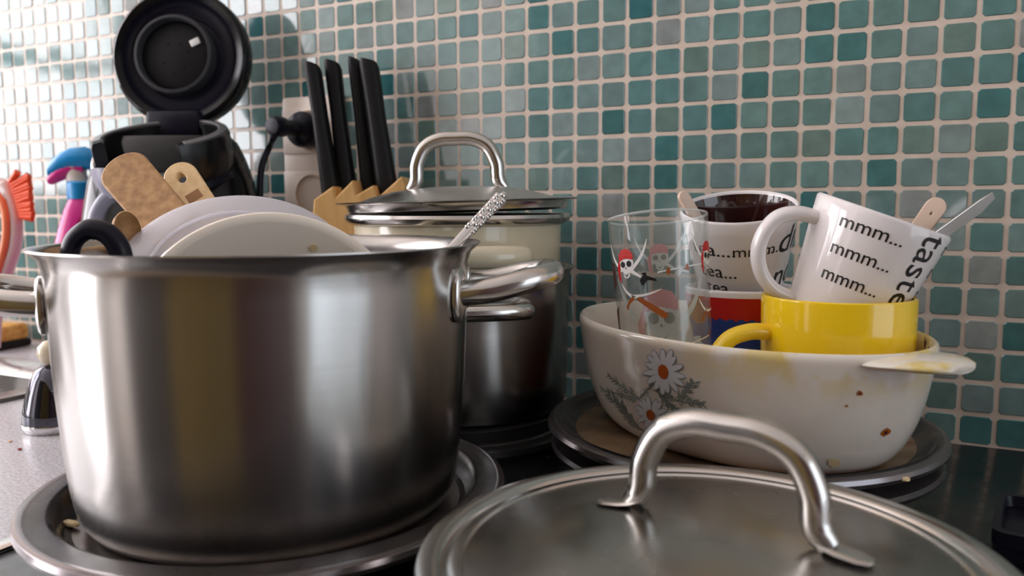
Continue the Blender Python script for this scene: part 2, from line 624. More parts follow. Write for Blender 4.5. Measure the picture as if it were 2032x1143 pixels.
cells = []
for c in range(-44, 40):
    for r in range(-12, 13):
        p = V(((c + 0.5) * S, 0, (RB - r - 0.5) * S))
        x, y, d = px(p)
        vis = -20 < x < 2050 and -20 < y < 900
        if 1190 < x < 1870 and y > 690: vis = False
        if 700 < x < 1085 and y > 430: vis = False
        if x < 900 and y > 520: vis = False
        cells.append((0 if vis else 1, d, c, r, p))
cells.sort(key=lambda q: (q[0], q[1]))
variants = []
for k in range(6):
    bm = bmesh.new()
    tile_geo(bm, 0, 0, 0.01085, 0, rnd.uniform(-0.012, 0.012), rnd.uniform(-0.012, 0.012))
    me_o = obj('tile', bm, M['tile'], None, True, 25)
    variants.append(me_o.data)
    bpy.data.objects.remove(me_o)
far = bmesh.new()
layer = far.loops.layers.float_color.new('tile_colour')
for i, (hid, d, c, r, p) in enumerate(cells):
    jx, jz = rnd.uniform(-0.0003, 0.0003), rnd.uniform(-0.0003, 0.0003)
    if i < 300:
        o = bpy.data.objects.new('tile', variants[rnd.randrange(6)])
        COL.objects.link(o)
        o.parent = wall
        o.location = (p.x + jx, rnd.uniform(-0.0003, 0.0002), p.z + jz)
        o.rotation_euler = (0, rnd.choice((0, PI / 2, PI, -PI / 2)) + rnd.uniform(-0.01, 0.01), 0)
        o.color = (*tile_colour(), 1)
    else:
        tile_geo(far, p.x + jx, p.z + jz, 0.01085, rnd.uniform(-0.0003, 0.0002), rnd.uniform(-0.014, 0.014), rnd.uniform(-0.014, 0.014), layer, tile_colour())
o = obj('mosaic_tiles', far, M['tile_far'], wall, True, 25)
tag(o, kind='stuff')

# ---- worktop with the sink opening
SX0, SX1, SY0, SY1 = -0.88, -0.342, -0.52, -0.115
bm = box(XL, SX0, -0.6, 0, -0.04, 0)
box(SX1, 1.4, -0.6, 0, -0.04, 0, bm=bm)
box(SX0, SX1, -0.6, SY0, -0.04, 0, bm=bm)
box(SX0, SX1, SY1, 0, -0.04, 0, bm=bm)
tag(obj('worktop', bm, M['counter'], None, False), 'grey speckled worktop along the tiled wall', 'worktop')
bm = box(XL, XL + 0.02, -0.56, -0.01, ZF, -0.04)
box(1.38, 1.4, -0.56, -0.01, ZF, -0.04, bm=bm)
box(XL + 0.02, 1.38, -0.56, -0.54, ZF, -0.04, bm=bm)
tag(obj('base_cabinet', bm, M['frame_white'], None, False), 'white base cabinet carrying the grey worktop', 'cabinet')

# ---- sink
sink = thing('sink', 'stainless steel sink with bright flat rim left of the hob', 'sink', ((SX0 + SX1) / 2, (SY0 + SY1) / 2, 0))
hx, hy = (SX1 - SX0) / 2, (SY1 - SY0) / 2


def rrect(x, y, z, r, n=6):
    o = []
    for (sx, sy, a0) in ((1, 1, 0), (-1, 1, 90), (-1, -1, 180), (1, -1, 270)):
        for k in range(n + 1):
            a = math.radians(a0 + 90 * k / n)
            o.append(V((sx * (x - r) + r * math.cos(a), sy * (y - r) + r * math.sin(a), z)))
    return o


obj('rim', loft([rrect(hx + 0.014, hy + 0.014, 0.0005, 0.02), rrect(hx + 0.012, hy + 0.012, 0.004, 0.02), rrect(hx - 0.012, hy - 0.02, 0.0045, 0.03), rrect(hx - 0.022, hy - 0.03, -0.004, 0.035)], caps=False), M['dull_steel'], sink)
obj('basin', loft([rrect(hx - 0.022, hy - 0.03, -0.004, 0.035), rrect(hx - 0.028, hy - 0.036, -0.15, 0.05), rrect(hx - 0.07, hy - 0.08, -0.17, 0.05)][::-1], caps=False), M['dull_steel'], sink)
obj('basin_floor', loft([rrect(hx - 0.07, hy - 0.08, -0.172, 0.05), rrect(hx - 0.07, hy - 0.08, -0.170, 0.05)]), M['dull_steel'], sink)

# ---- unseen cupboards added opposite to colour the stockpot's reflections
for (label, x0, x1, nd, mt) in (('unseen dark grey tall cupboard added behind the camera for reflections', -0.80, -0.08, 2, 'reflection_cupboard_grey'), ('unseen olive brown tall cupboard added between the grey and red ones', -0.07, 0.88, 3, 'cupboard'), ('unseen dark red tall cupboard added beside the olive brown one', 0.89, 2.2, 3, 'reflection_cupboard_red')):
    cup = thing('reflection_cupboard', label, 'cupboard', ((x0 + x1) / 2, -2.1, ZF))
    wd = x1 - x0
    obj('reflection_carcass', box(-wd / 2, wd / 2, -0.19, 0.17, 0, 2.0), M[mt], cup, False)
    for k in range(nd):
        d0 = -wd / 2 + wd * k / nd
        d = obj('reflection_door', box(d0 + 0.003, d0 + wd / nd - 0.003, 0.17, 0.19, 0.05, 1.95, 0.004), M[mt], cup, False)
        xh = d0 + wd / nd - 0.05
        obj('handle', tube([V((xh, 0.19, 0.9)), V((xh, 0.205, 0.92)), V((xh, 0.205, 1.1)), V((xh, 0.19, 1.12))], 0.006, 8), M['steel'], d)

# ---- hob
HX0, HX1, HY0, HY1 = 0.018, 0.66, -0.59, -0.006
hob = thing('hob', 'black glossy hob with bright metal edge strip', 'hob', (0, 0, 0))
obj('hob_plate', box(HX0 + 0.012, HX1, HY0, HY1, 0.0, 0.004, 0.001), M['hob'], hob)
obj('edge_strip', box(HX0 - 0.004, HX0 + 0.010, HY0, HY1, 0.0, 0.006, 0.002), M['steel'], hob)


def dish_plate(name, label, cx, cy, R, zt, zfloor, floor_mat, step=0.87):
    """round hob cover: wide flange with a rolled edge, step, sunk floor, pedestal"""
    t = thing(name, label, 'hob cover', (cx, cy, 0.004), 0, 'round dark hob covers')
    z = zt - 0.004
    f = zfloor - 0.004
    edge = [(R - 0.006, z - 0.0062), (R - 0.004, z - 0.007), (R - 0.001, z - 0.0065), (R, z - 0.004), (R - 0.001, z - 0.0015), (R - 0.0035, z - 0.0004), (R - 0.0055, z - 0.0006)]
    obj('rolled_edge', lathe(edge, 96), M['plate_edge'], t)
    prof = [(R * 0.80, f - 0.002), (R * (step + .02), z - 0.0045), (R - 0.005, z - 0.0062), (R - 0.005, z - 0.0006), (R - 0.008, z - 0.0008), (R * (step + .015), z), (R * step, z - 0.0006),
            (R * (step - .02), z - 0.003), (R * (step - .05), f + 0.0012), (R * (step - .075), f)]
    obj('flange', lathe(prof, 96), M['plate'], t)
    obj('floor_disc', lathe([(R * .80, f - 0.002), (R * (step - .073), f - 0.0001), (R * 0.4, f + 0.0004), (0, f + 0.0004)], 96), floor_mat, t)
    return t, z, f


p_fl, z, f = dish_plate('hob_cover', 'round dark dish shaped hob cover under the large front stockpot', 0.134, -0.362, 0.136, 0.031, 0.0182, M['plate_bright'])
obj('pedestal', lathe([(0.0, 0.0), (0.088, 0.0), (0.09, 0.004), (0.09, f - 0.003), (0.10, f - 0.0022), (0, f - 0.0022)], 64), M['iron'], p_fl)
p_br, z, f = dish_plate('hob_cover', 'round dark food stained hob cover under the white oval casserole', 0.361, -0.156, 0.131, 0.0447, 0.0372, M['plate_stained'], 0.925)
obj('lower_ring', lathe([(0.09, 0.012), (0.122, 0.016), (0.1275, 0.020), (0.1285, 0.0225), (0.127, 0.025), (0.118, 0.027), (0.10, f - 0.004), (0.07, f - 0.003)], 96), M['plate'], p_br)
obj('pedestal', lathe([(0.0, 0.0), (0.104, 0.0), (0.106, 0.003), (0.104, 0.013), (0, 0.015)], 64), M['iron'], p_br)
p_fr, z, f = dish_plate('hob_cover', 'round dark hob cover hidden beneath the loose steel lid', 0.402, -0.409, 0.112, 0.0375, 0.030, M['plate'])
obj('pedestal', lathe([(0.0, 0.0), (0.082, 0.0), (0.084, 0.004), (0.084, f - 0.003), (0.086, f - 0.0022), (0, f - 0.0022)], 64), M['iron'], p_fr)
hp = thing('hotplate', 'black ringed hotplate under the rear pot', 'hotplate', (0.128, -0.137, 0.004))
obj('ring', lathe([(0.08, 0.0), (0.099, 0.0), (0.101, 0.004), (0.1, 0.008), (0.095, 0.010), (0.088, 0.009), (0.084, 0.012)], 72), M['iron'], hp)
obj('plate', lathe([(0.0, 0.002), (0.086, 0.002), (0.0865, 0.02), (0.084, 0.022), (0.03, 0.022), (0.028, 0.0212), (0, 0.0212)], 72), M['iron'], hp)

# ------------------------------------------------------------------ big front stockpot
PX, PY, PZ = 0.134, -0.362, 0.0186
pot = thing('stockpot', 'large brushed steel stockpot full of washing up at front left', 'pot', (PX, PY, PZ))
RZ = 0.1706 - PZ
R0 = 0.1135
outer = [(0, 0), (0.085, 0.0), (0.094, 0.0008), (0.1, 0.003), (0.1035, 0.0075), (0.106, 0.014), (0.108, 0.025), (0.1102, 0.047), (0.1122, 0.077), (0.1135, 0.107), (0.1143, 0.131), (0.1148, 0.141), (0.1168, 0.1468), (0.1205, 0.1498), (0.1222, RZ - 0.0008), (0.122, RZ),
         (0.1185, RZ - 0.0005), (0.1148, RZ - 0.004), (0.1128, RZ - 0.0095), (0.112, 0.131), (0.110, 0.08), (0.1065, 0.03), (0.1, 0.008), (0.09, 0.0045), (0, 0.0045)]
obj('body', lathe(outer, 128), M['brushed'], pot, True, 50)


def loop_handle(parent, az, rad, z0, half, reach, rise, tr, plate=True, mat=None, flat=1.0, ps=1.0):
    """horizontal loop of thick tube leaving two mounts on the pot wall at azimuth az"""
    e = V((math.cos(az), math.sin(az), 0))
    s = V((-math.sin(az), math.cos(az), 0))
    up = V((0, 0, 1))
    q = lambda a, b, c: e * a + s * b + up * c
    st_ = math.sqrt(rad ** 2 - half ** 2) - 0.002
    P = [q(st_, -half, z0), q(rad + reach * .30, -half * 1.02, z0 + rise * .25), q(rad + reach * .68, -half * .92, z0 + rise * .7), q(rad + reach * .93, -half * .55, z0 + rise * .95), q(rad + reach, 0, z0 + rise),
         q(rad + reach * .93, half * .55, z0 + rise * .95), q(rad + reach * .68, half * .92, z0 + rise * .7), q(rad + reach * .30, half * 1.02, z0 + rise * .25), q(st_, half, z0)]
    h = obj('handle', tube(smooth_path(P, 7), tr, 20, ry=tr * flat), mat or M['steel'], parent)
    if plate:
        for sg in (-1, 1):
            c = q(math.sqrt(max(rad ** 2 - half ** 2, 1e-6)) + 0.0006, sg * half, z0)
            n = V((c.x, c.y, 0)).normalized()
            Mx = frame(c, n, up)
            bm = bmesh.new()
            lathe([(0, 0.0), (1.0, 0.0), (1.0, 0.1), (0.9, 0.16), (0.55, 0.22), (0, 0.24)], 32, bm)
            bmesh.ops.transform(bm, matrix=Mx @ Matrix.Diagonal((0.0155 * ps, 0.0085, 0.02, 1)), verts=bm.verts)
            obj('mounting_plate', bm, mat or M['steel'], h)
    return h


loop_handle(pot, math.radians(27), 0.1135, 0.1245, 0.03, 0.05, 0.010, 0.0068)
loop_handle(pot, math.radians(-141), 0.1135, 0.1225, 0.03, 0.05, 0.008, 0.0068)

# ---- things standing in the stockpot
# cream plate
c = at(541, 700, 0.447)
ax = (V((CAM.x, CAM.y, 0)) - V((c.x, c.y, 0))).normalized()
Mx = frame(c, ax * 0.94 + V((0, 0, 1)) * 0.26 + RT * 0.03, RT)
pl = thing('plate', 'cream plate with a yellow spot standing in the big stockpot', 'plate', mat=Mx)
R_ = 0.074
obj('dish', lathe([(0, 0.0), (0.04, 0.0), (0.055, 0.004), (R_ - 0.004, 0.014), (R_ - 0.001, 0.0152), (R_, 0.0165), (R_ - 0.001, 0.0178), (R_ - 0.0035, 0.0182), (R_ - 0.006, 0.0172), (0.056, 0.0075), (0.04, 0.0035), (0, 0.003)], 96), M['cream_plate'], pl)
bm = lathe([(0, 0.0002), (0.0022, 0.0002), (0.0022, 0), (0, -0.0002)], 12)
bmesh.ops.transform(bm, matrix=Matrix.Translation((0.0185, 0.057, 0.0113)) @ Matrix.Rotation(0.68, 4, 'X'), verts=bm.verts)
obj('stain', bm, M['stain_yellow'], pl)
# translucent lid
c = at(472, 562, 0.512)
up = V((0, 0, 1))
toc = V((CAM.x - c.x, CAM.y - c.y, 0)).normalized()
Mx = frame(c, up * 0.68 + toc * 0.73 - RT * 0.06, RT)
tl = thing('plastic_bowl', 'round translucent white shallow plastic bowl leaning behind the cream plate', 'bowl', mat=Mx)
obj('shell', lathe([(0.070, -0.012), (0.0735, -0.006), (0.0735, 0.0), (0.072, 0.0035), (0.068, 0.006), (0.05, 0.0085), (0.0465, 0.0085), (0.0445, 0.0055), (0.03, 0.0048), (0.021, 0.0048), (0.019, 0.0062), (0.0, 0.0064),
                    (0.0, 0.0052), (0.018, 0.0050), (0.022, 0.0036), (0.0445, 0.0040), (0.048, 0.0070), (0.066, 0.0048), (0.0705, 0.002), (0.0722, -0.001), (0.0722, -0.006), (0.069, -0.012), (0.070, -0.012)], 96), M['frosted'], tl)
for rr_, zz_ in ((0.0735, 0.0005), (0.0520, 0.0087), (0.0200, 0.0068)):
    obj('moulded_ring', lathe([(rr_ + 0.0010 * math.cos(a * PI / 4), zz_ + 0.0010 * math.sin(a * PI / 4)) for a in range(9)], 96), M['frosted'], tl)


def flat_tool(name, label, cat, p0, p1, loops, thick, mat, bev=0.001, twist=0.0):
    """a flat tool: outline in (across, along) metres with the end at along=0, pointing from p0 down to p1; its face looks at the camera side"""
    zdir = (p0 - p1).normalized()
    face = (CAM - (p0 + p1) / 2).normalized()
    y = (face - zdir * face.dot(zdir)).normalized()
    if twist: y = Matrix.Rotation(twist, 3, zdir) @ y
    x = zdir.cross(y)
    x = y.cross(zdir)
    Mx = Matrix(((x.x, zdir.x, y.x, p0.x), (x.y, zdir.y, y.y, p0.y), (x.z, zdir.z, y.z, p0.z), (0, 0, 0, 1)))
    t = thing(name, label, cat, mat=Mx)
    return t, curve_mesh(loops, thick / 2 - bev, bev, 2)


def paddle(w0, w1, length, n=14, round_=1.0):
    """outline: round end of half width w0 at the top, half width w1 at the far end"""
    L_ = []
    for k in range(n + 1):
        a = PI * k / n
        L_.append((w0 * math.cos(a), -w0 * round_ + w0 * round_ * math.sin(a)))
    L_ += [(-w1, -length), (w1, -length)]
    return L_


t, me = flat_tool('wooden_spatula', 'wide flat brown wooden spatula end leaning left out of the stockpot', 'spatula', at(232, 322, 0.578), at(436, 560, 0.526), [paddle(0.0155, 0.0135, 0.12, 16, 0.9)], 0.007, None, 0.0016)
obj('blade', me, M['wood_dark'], t)
t, me = flat_tool('wooden_spoon', 'pale wooden spoon handle with an oval hole leaning out of the stockpot', 'spoon', at(346, 333, 0.595), at(492, 540, 0.548), [paddle(0.0108, 0.007, 0.12, 16, 1.2), [(0.0042 * math.cos(a * PI / 8), -0.014 + 0.0062 * math.sin(a * PI / 8)) for a in range(16)]], 0.006, None, 0.0012)
obj('handle', me, M['wood_pale'], t)
me = curve_mesh([[(-0.005, -0.039), (0.0055, -0.039), (0.0055, -0.031), (-0.005, -0.031)]], 0.0002)
st = obj('stamp', me, M['wood_hole'], t)
st.location = (0, 0, 0.0031)
t, me = flat_tool('wooden_stick', 'small pale wooden stick end just left of the holed spoon', 'stick', at(352, 383, 0.595), at(420, 520, 0.548), [[(-0.006, 0), (0.005, 0), (0.005, -0.06), (-0.006, -0.06)]], 0.006, None, 0.001)
obj('stick', me, M['wood_pale'], t)
# dark brown spoon bowl
Mx = frame(at(252, 458, 0.515), (CAM - at(252, 458, 0.515)).normalized() * 0.8 + RT * 0.6 - up * 0.05, up - RT * 0.3)
sp = thing('wooden_spoon', 'dark brown rounded wooden spoon head low beside the black loop handle', 'spoon', mat=Mx)
bm = lathe([(0, -0.008), (0.5, -0.0072), (0.85, -0.004), (1.0, 0), (0.96, 0.0012), (0.8, -0.0015), (0.4, -0.004), (0, -0.005)], 32)
bmesh.ops.transform(bm, matrix=Matrix.Diagonal((0.0125, 0.0090, 1, 1)), verts=bm.verts)
obj('bowl', bm, M['wood_dark'], sp)
Wi = Mx.inverted()
obj('handle', tube(smooth_path([V((-0.013, 0, -0.004)), V((-0.022, 0, -0.008)), Wi @ V((0.07, -0.36, 0.13)), Wi @ V((0.12, -0.36, 0.05))], 5), 0.0045, 12), M['wood_dark'], sp)
# black loop handle
b0 = at(190, 520, 0.458)
lp = thing('looped_utensil', 'glossy black looped utensil handle standing inside the stockpot rim', 'utensil', (b0.x, b0.y, b0.z - 0.03))
e = RT.copy()
e.z = 0
e.normalize()
P = [(e * a + up * b) * 0.915 for a, b in ((-0.0165, -0.01), (-0.0158, 0.03), (-0.0135, 0.044), (-0.006, 0.0515), (0.001, 0.0525), (0.0085, 0.0495), (0.0145, 0.041), (0.0162, 0.028), (0.0182, -0.01))]
obj('loop', tube(smooth_path(P, 8), 0.0044, 16, ry=0.006), M['black_satin'], lp)
obj('holder', tube([e * -0.013 + up * -0.014, e * 0.026 + up * -0.014], 0.007, 14), M['black_satin'], lp)
# ornate spoon
p0, p1 = at(1001, 385, 0.53), at(868, 522, 0.488)
zd = (p0 - p1).normalized()
sp = thing('ornate_spoon', 'chrome spoon handle with ornate bumps resting on the stockpot rim', 'spoon', (0, 0, 0))
n_ = 40
path = [p0.lerp(p1, k / n_) for k in range(n_ + 1)]
obj('handle', tube(path, lambda s: 0.0046 - 0.0022 * s if s > 0.04 else 0.0022, 12, ry=lambda s: 0.0016, up=(CAM - p0)), M['chrome'], sp)
face = (CAM - p0).normalized()
sd = zd.cross(face).normalized()
bm = bmesh.new()
for k in range(15):
    q = p0.lerp(p1, 0.03 + k * 0.036)
    for sg in ((-1, 1) if k % 3 else (0,)):
        cc = q + sd * (sg * 0.0023) + face * 0.0012
        bmesh.ops.create_icosphere(bm, subdivisions=2, radius=0.0017 if sg else 0.0023, matrix=Matrix.Translation(cc))
tag(obj('ornament', bm, M['chrome'], sp), kind='stuff')

# ------------------------------------------------------------------ loose lid in the foreground
LX, LY, LZ = 0.400, -0.407, 0.0525
lid = thing('pot_lid', 'large worn steel pot lid with arched handle in the foreground', 'lid', (LX, LY, LZ))
RL = 0.1157
prof = [(0.1035, -0.0135), (0.1045, -0.0125), (0.105, -0.004), (0.110, -0.0028), (RL - 0.001, -0.0022), (RL, -0.0005), (RL - 0.0006, 0.001), (RL - 0.003, 0.0018), (RL - 0.0085, 0.0014), (RL - 0.0105, 0.0002), (RL - 0.0115, -0.0012), (RL - 0.0125, 0.0), (RL - 0.015, 0.0012), (RL - 0.018, 0.0012), (RL - 0.019, 0.0003)]
obj('rim', lathe(prof, 144), M['steel'], lid)
obj('dome', lathe([(RL - 0.019, 0.0003), (0.09, 0.0022), (0.075, 0.0052), (0.055, 0.0082), (0.03, 0.0105), (0, 0.0114)], 144), M['lid_steel'], lid)


def arch_handle(parent, c, d, half, height, tr, foot, zfoot, sag=0.0, mat=None):
    """arched tube handle with flattened feet; c: centre on the lid, d: direction (unit, horizontal)"""
    d = V(d).normalized()
    zz = V((0, 0, 1))
    q = lambda a, h: V(c) + d * a + zz * h
    P = [q(-half - 0.001, zfoot + 0.001), q(-half + .004, zfoot + height * .20), q(-half * .86, zfoot + height * .52), q(-half * .68, zfoot + height * .84), q(-half * .36, zfoot + height * .985), q(0, zfoot + height),
         q(half * .36, zfoot + height * .985), q(half * .68, zfoot + height * .84), q(half * .86, zfoot + height * .52), q(half - .004, zfoot + height * .20), q(half + 0.001, zfoot + 0.001)]
    h = obj('handle', tube(smooth_path(P, 8), lambda s: tr * (1.0 - 0.25 * (max(0, abs(s - .5) - .42) / .08)), 20), mat or M['steel'], parent)
    for sg in (-1, 1):
        side = V((-d.y, d.x, 0))
        n = []
        for (a, z, wd, th) in ((-0.006, 0.004, 0.0045, 0.0035), (-0.001, 0.0015, 0.0055, 0.0020), (0.004, 0.0004, 0.0062, 0.0012), (foot * .7, -0.0006, 0.0062, 0.001), (foot * .93, -0.001, 0.0045, 0.001), (foot, -0.001, 0.002, 0.0008)):
            o_ = q(sg * (half + a), zfoot + z)
            n.append([o_ + side * (wd * math.cos(2 * PI * k / 12)) + zz * (th * math.sin(2 * PI * k / 12)) for k in range(12)])
        obj('foot', loft(n), mat or M['steel'], h)
    return h


arch_handle(lid, (0.004, 0.009, 0), (0.0805, -0.012, 0), 0.0405, 0.0405, 0.0059, 0.017, 0.0105)

# ------------------------------------------------------------------ rear pots
BX, BY = 0.1285, -0.137
rp = thing('steel_pot', 'dark steel pot at the rear holding a cream pan', 'pot', (BX, BY, 0.0262))
zr = 0.1415 - 0.0262
obj('body', lathe([(0, 0), (0.078, 0), (0.086, 0.003), (0.0885, 0.01), (0.0895, 0.03), (0.0905, 0.07), (0.091, zr - 0.008), (0.0925, zr - 0.003), (0.0955, zr - 0.0006), (0.0957, zr), (0.0915, zr - 0.0005), (0.0893, zr - 0.004), (0.0885, 0.05), (0.0875, 0.012), (0.08, 0.005), (0, 0.004)], 96), M['brushed'], rp)
loop_handle(rp, math.radians(-54), 0.0905, 0.089, 0.038, 0.027, 0.002, 0.0062, ps=0.5)
loop_handle(rp, math.radians(100), 0.0905, 0.089, 0.038, 0.027, 0.002, 0.0062, ps=0.5)
cp = thing('cream_pan', 'cream enamel pan with steel rim nested in the rear steel pot', 'pan', (BX, BY, 0.082))
zr = 0.1845 - 0.082
obj('body', lathe([(0, 0), (0.07, 0), (0.079, 0.004), (0.082, 0.012), (0.0832, 0.04), (0.084, zr - 0.008), (0.0822, zr - 0.008), (0.081, 0.03), (0.078, 0.008), (0, 0.003)], 96), M['cream_enamel'], cp)
obj('rim', lathe([(0.0815, zr - 0.009), (0.086, zr - 0.009), (0.0905, zr - 0.0065), (0.0918, zr - 0.0035), (0.091, zr - 0.001), (0.088, zr), (0.0835, zr - 0.001), (0.0815, zr - 0.009)], 96), M['steel'], cp)
loop_handle(cp, math.radians(-54), 0.0835, 0.071, 0.038, 0.028, 0.002, 0.006, True, M['cream_enamel'], 1.35, 0.5)
loop_handle(cp, math.radians(100), 0.0835, 0.071, 0.038, 0.028, 0.002, 0.006, True, M['cream_enamel'], 1.35, 0.5)
Mx = Matrix.Translation((BX, BY, 0.1891)) @ Matrix.Rotation(math.radians(-1.3), 4, V((FW.x, FW.y, 0)).normalized())
rl = thing('pot_lid', 'steel lid with arched handle closing the cream rear pan', 'lid', mat=Mx)
obj('rim', lathe([(0.079, -0.0035), (0.087, -0.0030), (0.089, -0.0015), (0.0895, 0.001), (0.091, 0.0035), (0.0975, 0.0044), (0.0985, 0.0052), (0.097, 0.0058), (0.0915, 0.0052), (0.0885, 0.0042), (0.086, 0.0042)], 96), M['steel'], rl)
obj('dome', lathe([(0.086, 0.0042), (0.083, 0.005), (0.07, 0.0095), (0.05, 0.0140), (0.025, 0.0165), (0, 0.0172)], 96), M['dull_steel'], rl)
arch_handle(rl, (0, 0.0, 0), (RT.x * 0.98 - 0.05, RT.y * 0.98 - .05, 0), 0.0375, 0.042, 0.0058, 0.018, 0.0135)

# ------------------------------------------------------------------ casserole
CX, CY, CB, CT = 0.3609, -0.1663, 0.0378, 0.113
CA, CBb, ANG = 0.1331, 0.0912, -0.6138
cas = thing('casserole', 'white oval milk glass casserole with daisies holding mugs', 'casserole', (CX, CY, CB), ANG)
H = CT - CB


CAS_T = [(0, .70), (.0006, .74), (.003, .79), (.008, .835), (.017, .885), (.03, .93), (.045, .962), (.06, .985), (H - .004, 1.0), (H, 1.003)]


def cas_scale(z):
    """width of the dish at height z: monotone cubic through CAS_T"""
    n = len(CAS_T)
    sl = [(CAS_T[k + 1][1] - CAS_T[k][1]) / (CAS_T[k + 1][0] - CAS_T[k][0]) for k in range(n - 1)]
    tg_ = [sl[0]] + [2 * sl[k - 1] * sl[k] / (sl[k - 1] + sl[k]) for k in range(1, n - 1)] + [sl[-1]]
    for k in range(n - 1):
        a, s0 = CAS_T[k]
        b, s1 = CAS_T[k + 1]
        if z <= b:
            h = b - a
            t = (z - a) / h
            return s0 * (2 * t ** 3 - 3 * t * t + 1) + h * tg_[k] * (t ** 3 - 2 * t * t + t) + s1 * (3 * t * t - 2 * t ** 3) + h * tg_[k + 1] * (t ** 3 - t * t)
    return CAS_T[-1][1]


secs = [ell(0, 0, z, CA * cas_scale(z), CBb * cas_scale(z), 128) for z in [0, .0003, .0006, .0015, .003, .005] + [.008 + (H - .012) * k / 36 for k in range(37)]]
wl = 0.0042
secs += [ell(0, 0, H - 0.001, CA - 0.0006, CBb - 0.0006, 128), ell(0, 0, H, CA - 0.002, CBb - 0.002, 128), ell(0, 0, H - 0.001, CA - 0.0036, CBb - 0.0036, 128)]
secs += [ell(0, 0, z, CA * cas_scale(z) - wl, CBb * cas_scale(z) - wl, 128) for z in (.06, .03, .017, .011)] + [ell(0, 0, .007, CA * .76, CBb * .74, 128), ell(0, 0, .0055, CA * .6, CBb * .55, 128)]
bm = loft(secs)
bmesh.ops.recalc_face_normals(bm, faces=bm.faces)
bm.normal_update()
cas_bm = bm.copy()
casb = obj('body', bm, M['milk_glass'], cas, True, 60)
cas_bvh = BVHTree.FromBMesh(cas_bm)
# tab handle at the right end
tab = []
for (u, hw, zc, th) in ((CA - 0.003, 0.031, H - 0.0055, 0.0045), (CA + 0.003, 0.032, H - 0.005, 0.0046), (CA + 0.010, 0.032, H - 0.0045, 0.004), (CA + 0.019, 0.026, H - 0.004, 0.0034), (CA + 0.025, 0.018, H - 0.0042, 0.0029), (CA + 0.0275, 0.010, H - 0.0045, 0.002)):
    tab.append([V((u - 0.018 * (hw * math.cos(2 * PI * k / 24) / 0.046) ** 2, hw * math.cos(2 * PI * k / 24), zc + th * math.sin(2 * PI * k / 24))) for k in range(24)])
obj('handle_tab', loft(tab), M['milk_glass'], cas, True, 60)

# decals on the front of the casserole: drawn in the plane facing its side, pressed onto the wall along that direction
Dn = Matrix.Rotation(ANG, 3, 'Z').inverted() @ (V((CAM.x - CX, CAM.y - CY, 0)).normalized())
Du = V((-Dn.y, Dn.x, 0))


def press(loops2d, off=0.0004, cut=0.003):
    bm = subdiv(curve_mesh(loops2d), cut)
    bad = []
    for v in bm.verts:
        o_ = Du * v.co.x + V((0, 0, v.co.y)) + Dn * 0.4
        hit, nrm, _, _ = cas_bvh.ray_cast(o_, -Dn)
        if hit is None:
            bad.append(v)
            continue
        if nrm.dot(Dn) < 0: nrm = -nrm
        v.co = hit + nrm * off
    if bad: bmesh.ops.delete(bm, geom=bad, context='VERTS')
    return bm


def blob(cx, cy, rx, ry, n=14, jit=0.0, rot=0.0, seed=0):
    g = random.Random(seed)
    o_ = []
    for k in range(n):
        a = 2 * PI * k / n
        j = 1 + g.uniform(-jit, jit)
        x, y = rx * j * math.cos(a), ry * j * math.sin(a)
        o_.append((cx + x * math.cos(rot) - y * math.sin(rot), cy + x * math.sin(rot) + y * math.cos(rot)))
    return o_


DC = V((CX, CY, CB))


def duv(x, y):
    """the point of the casserole's wall seen at pixel x, y, as decal coordinates"""
    Ri = Matrix.Rotation(ANG, 3, 'Z').inverted()
    dr = (FW + RT * ((x - 1016) / F) + DN * ((y - 571.5) / F)).normalized()
    hit, _, _, _ = cas_bvh.ray_cast(Ri @ (CAM - DC), Ri @ dr)
    return hit.dot(Du), hit.z


def daisy(u, v, r, tilt, seed):
    g = random.Random(seed)
    pet, sh = [], []
    n = 15
    fl = obj('printed_daisy', press([blob(u, v, r * .22, r * .30, 12)], 0.0010), M['daisy_centre'], cas)
    bmA = None
    for layer_, mat_, k0, wk in ((0.0005, M['petal_shade'], 1.0, 0.150), (0.0007, M['petal'], 0.955, 0.112)):
        bmA = bmesh.new()
        g = random.Random(seed)
        for k in range(n):
            a = 2 * PI * (k + g.uniform(-.25, .25)) / n
            rr = r * g.uniform(.88, 1.06) * k0
            mid = (0.27 * r + rr) / 2
            b = press([blob(u + mid * .80 * math.cos(a), v + mid * math.sin(a), (rr - 0.2 * r) / 2, r * wk, 10, 0, math.atan2(math.sin(a), .80 * math.cos(a)))], layer_ + 0.00004 * (k % 3), 0.003)
            tmp = bpy.data.meshes.new('t')
            b.to_mesh(tmp)
            b.free()
            bmA.from_mesh(tmp)
            bpy.data.meshes.remove(tmp)
        obj('petals', bmA, mat_, fl)


u, v = duv(1318, 737)
daisy(u, v, 0.0150, 0, 3)
u, v = duv(1293, 823)
daisy(u, v, 0.0128, 0, 5)


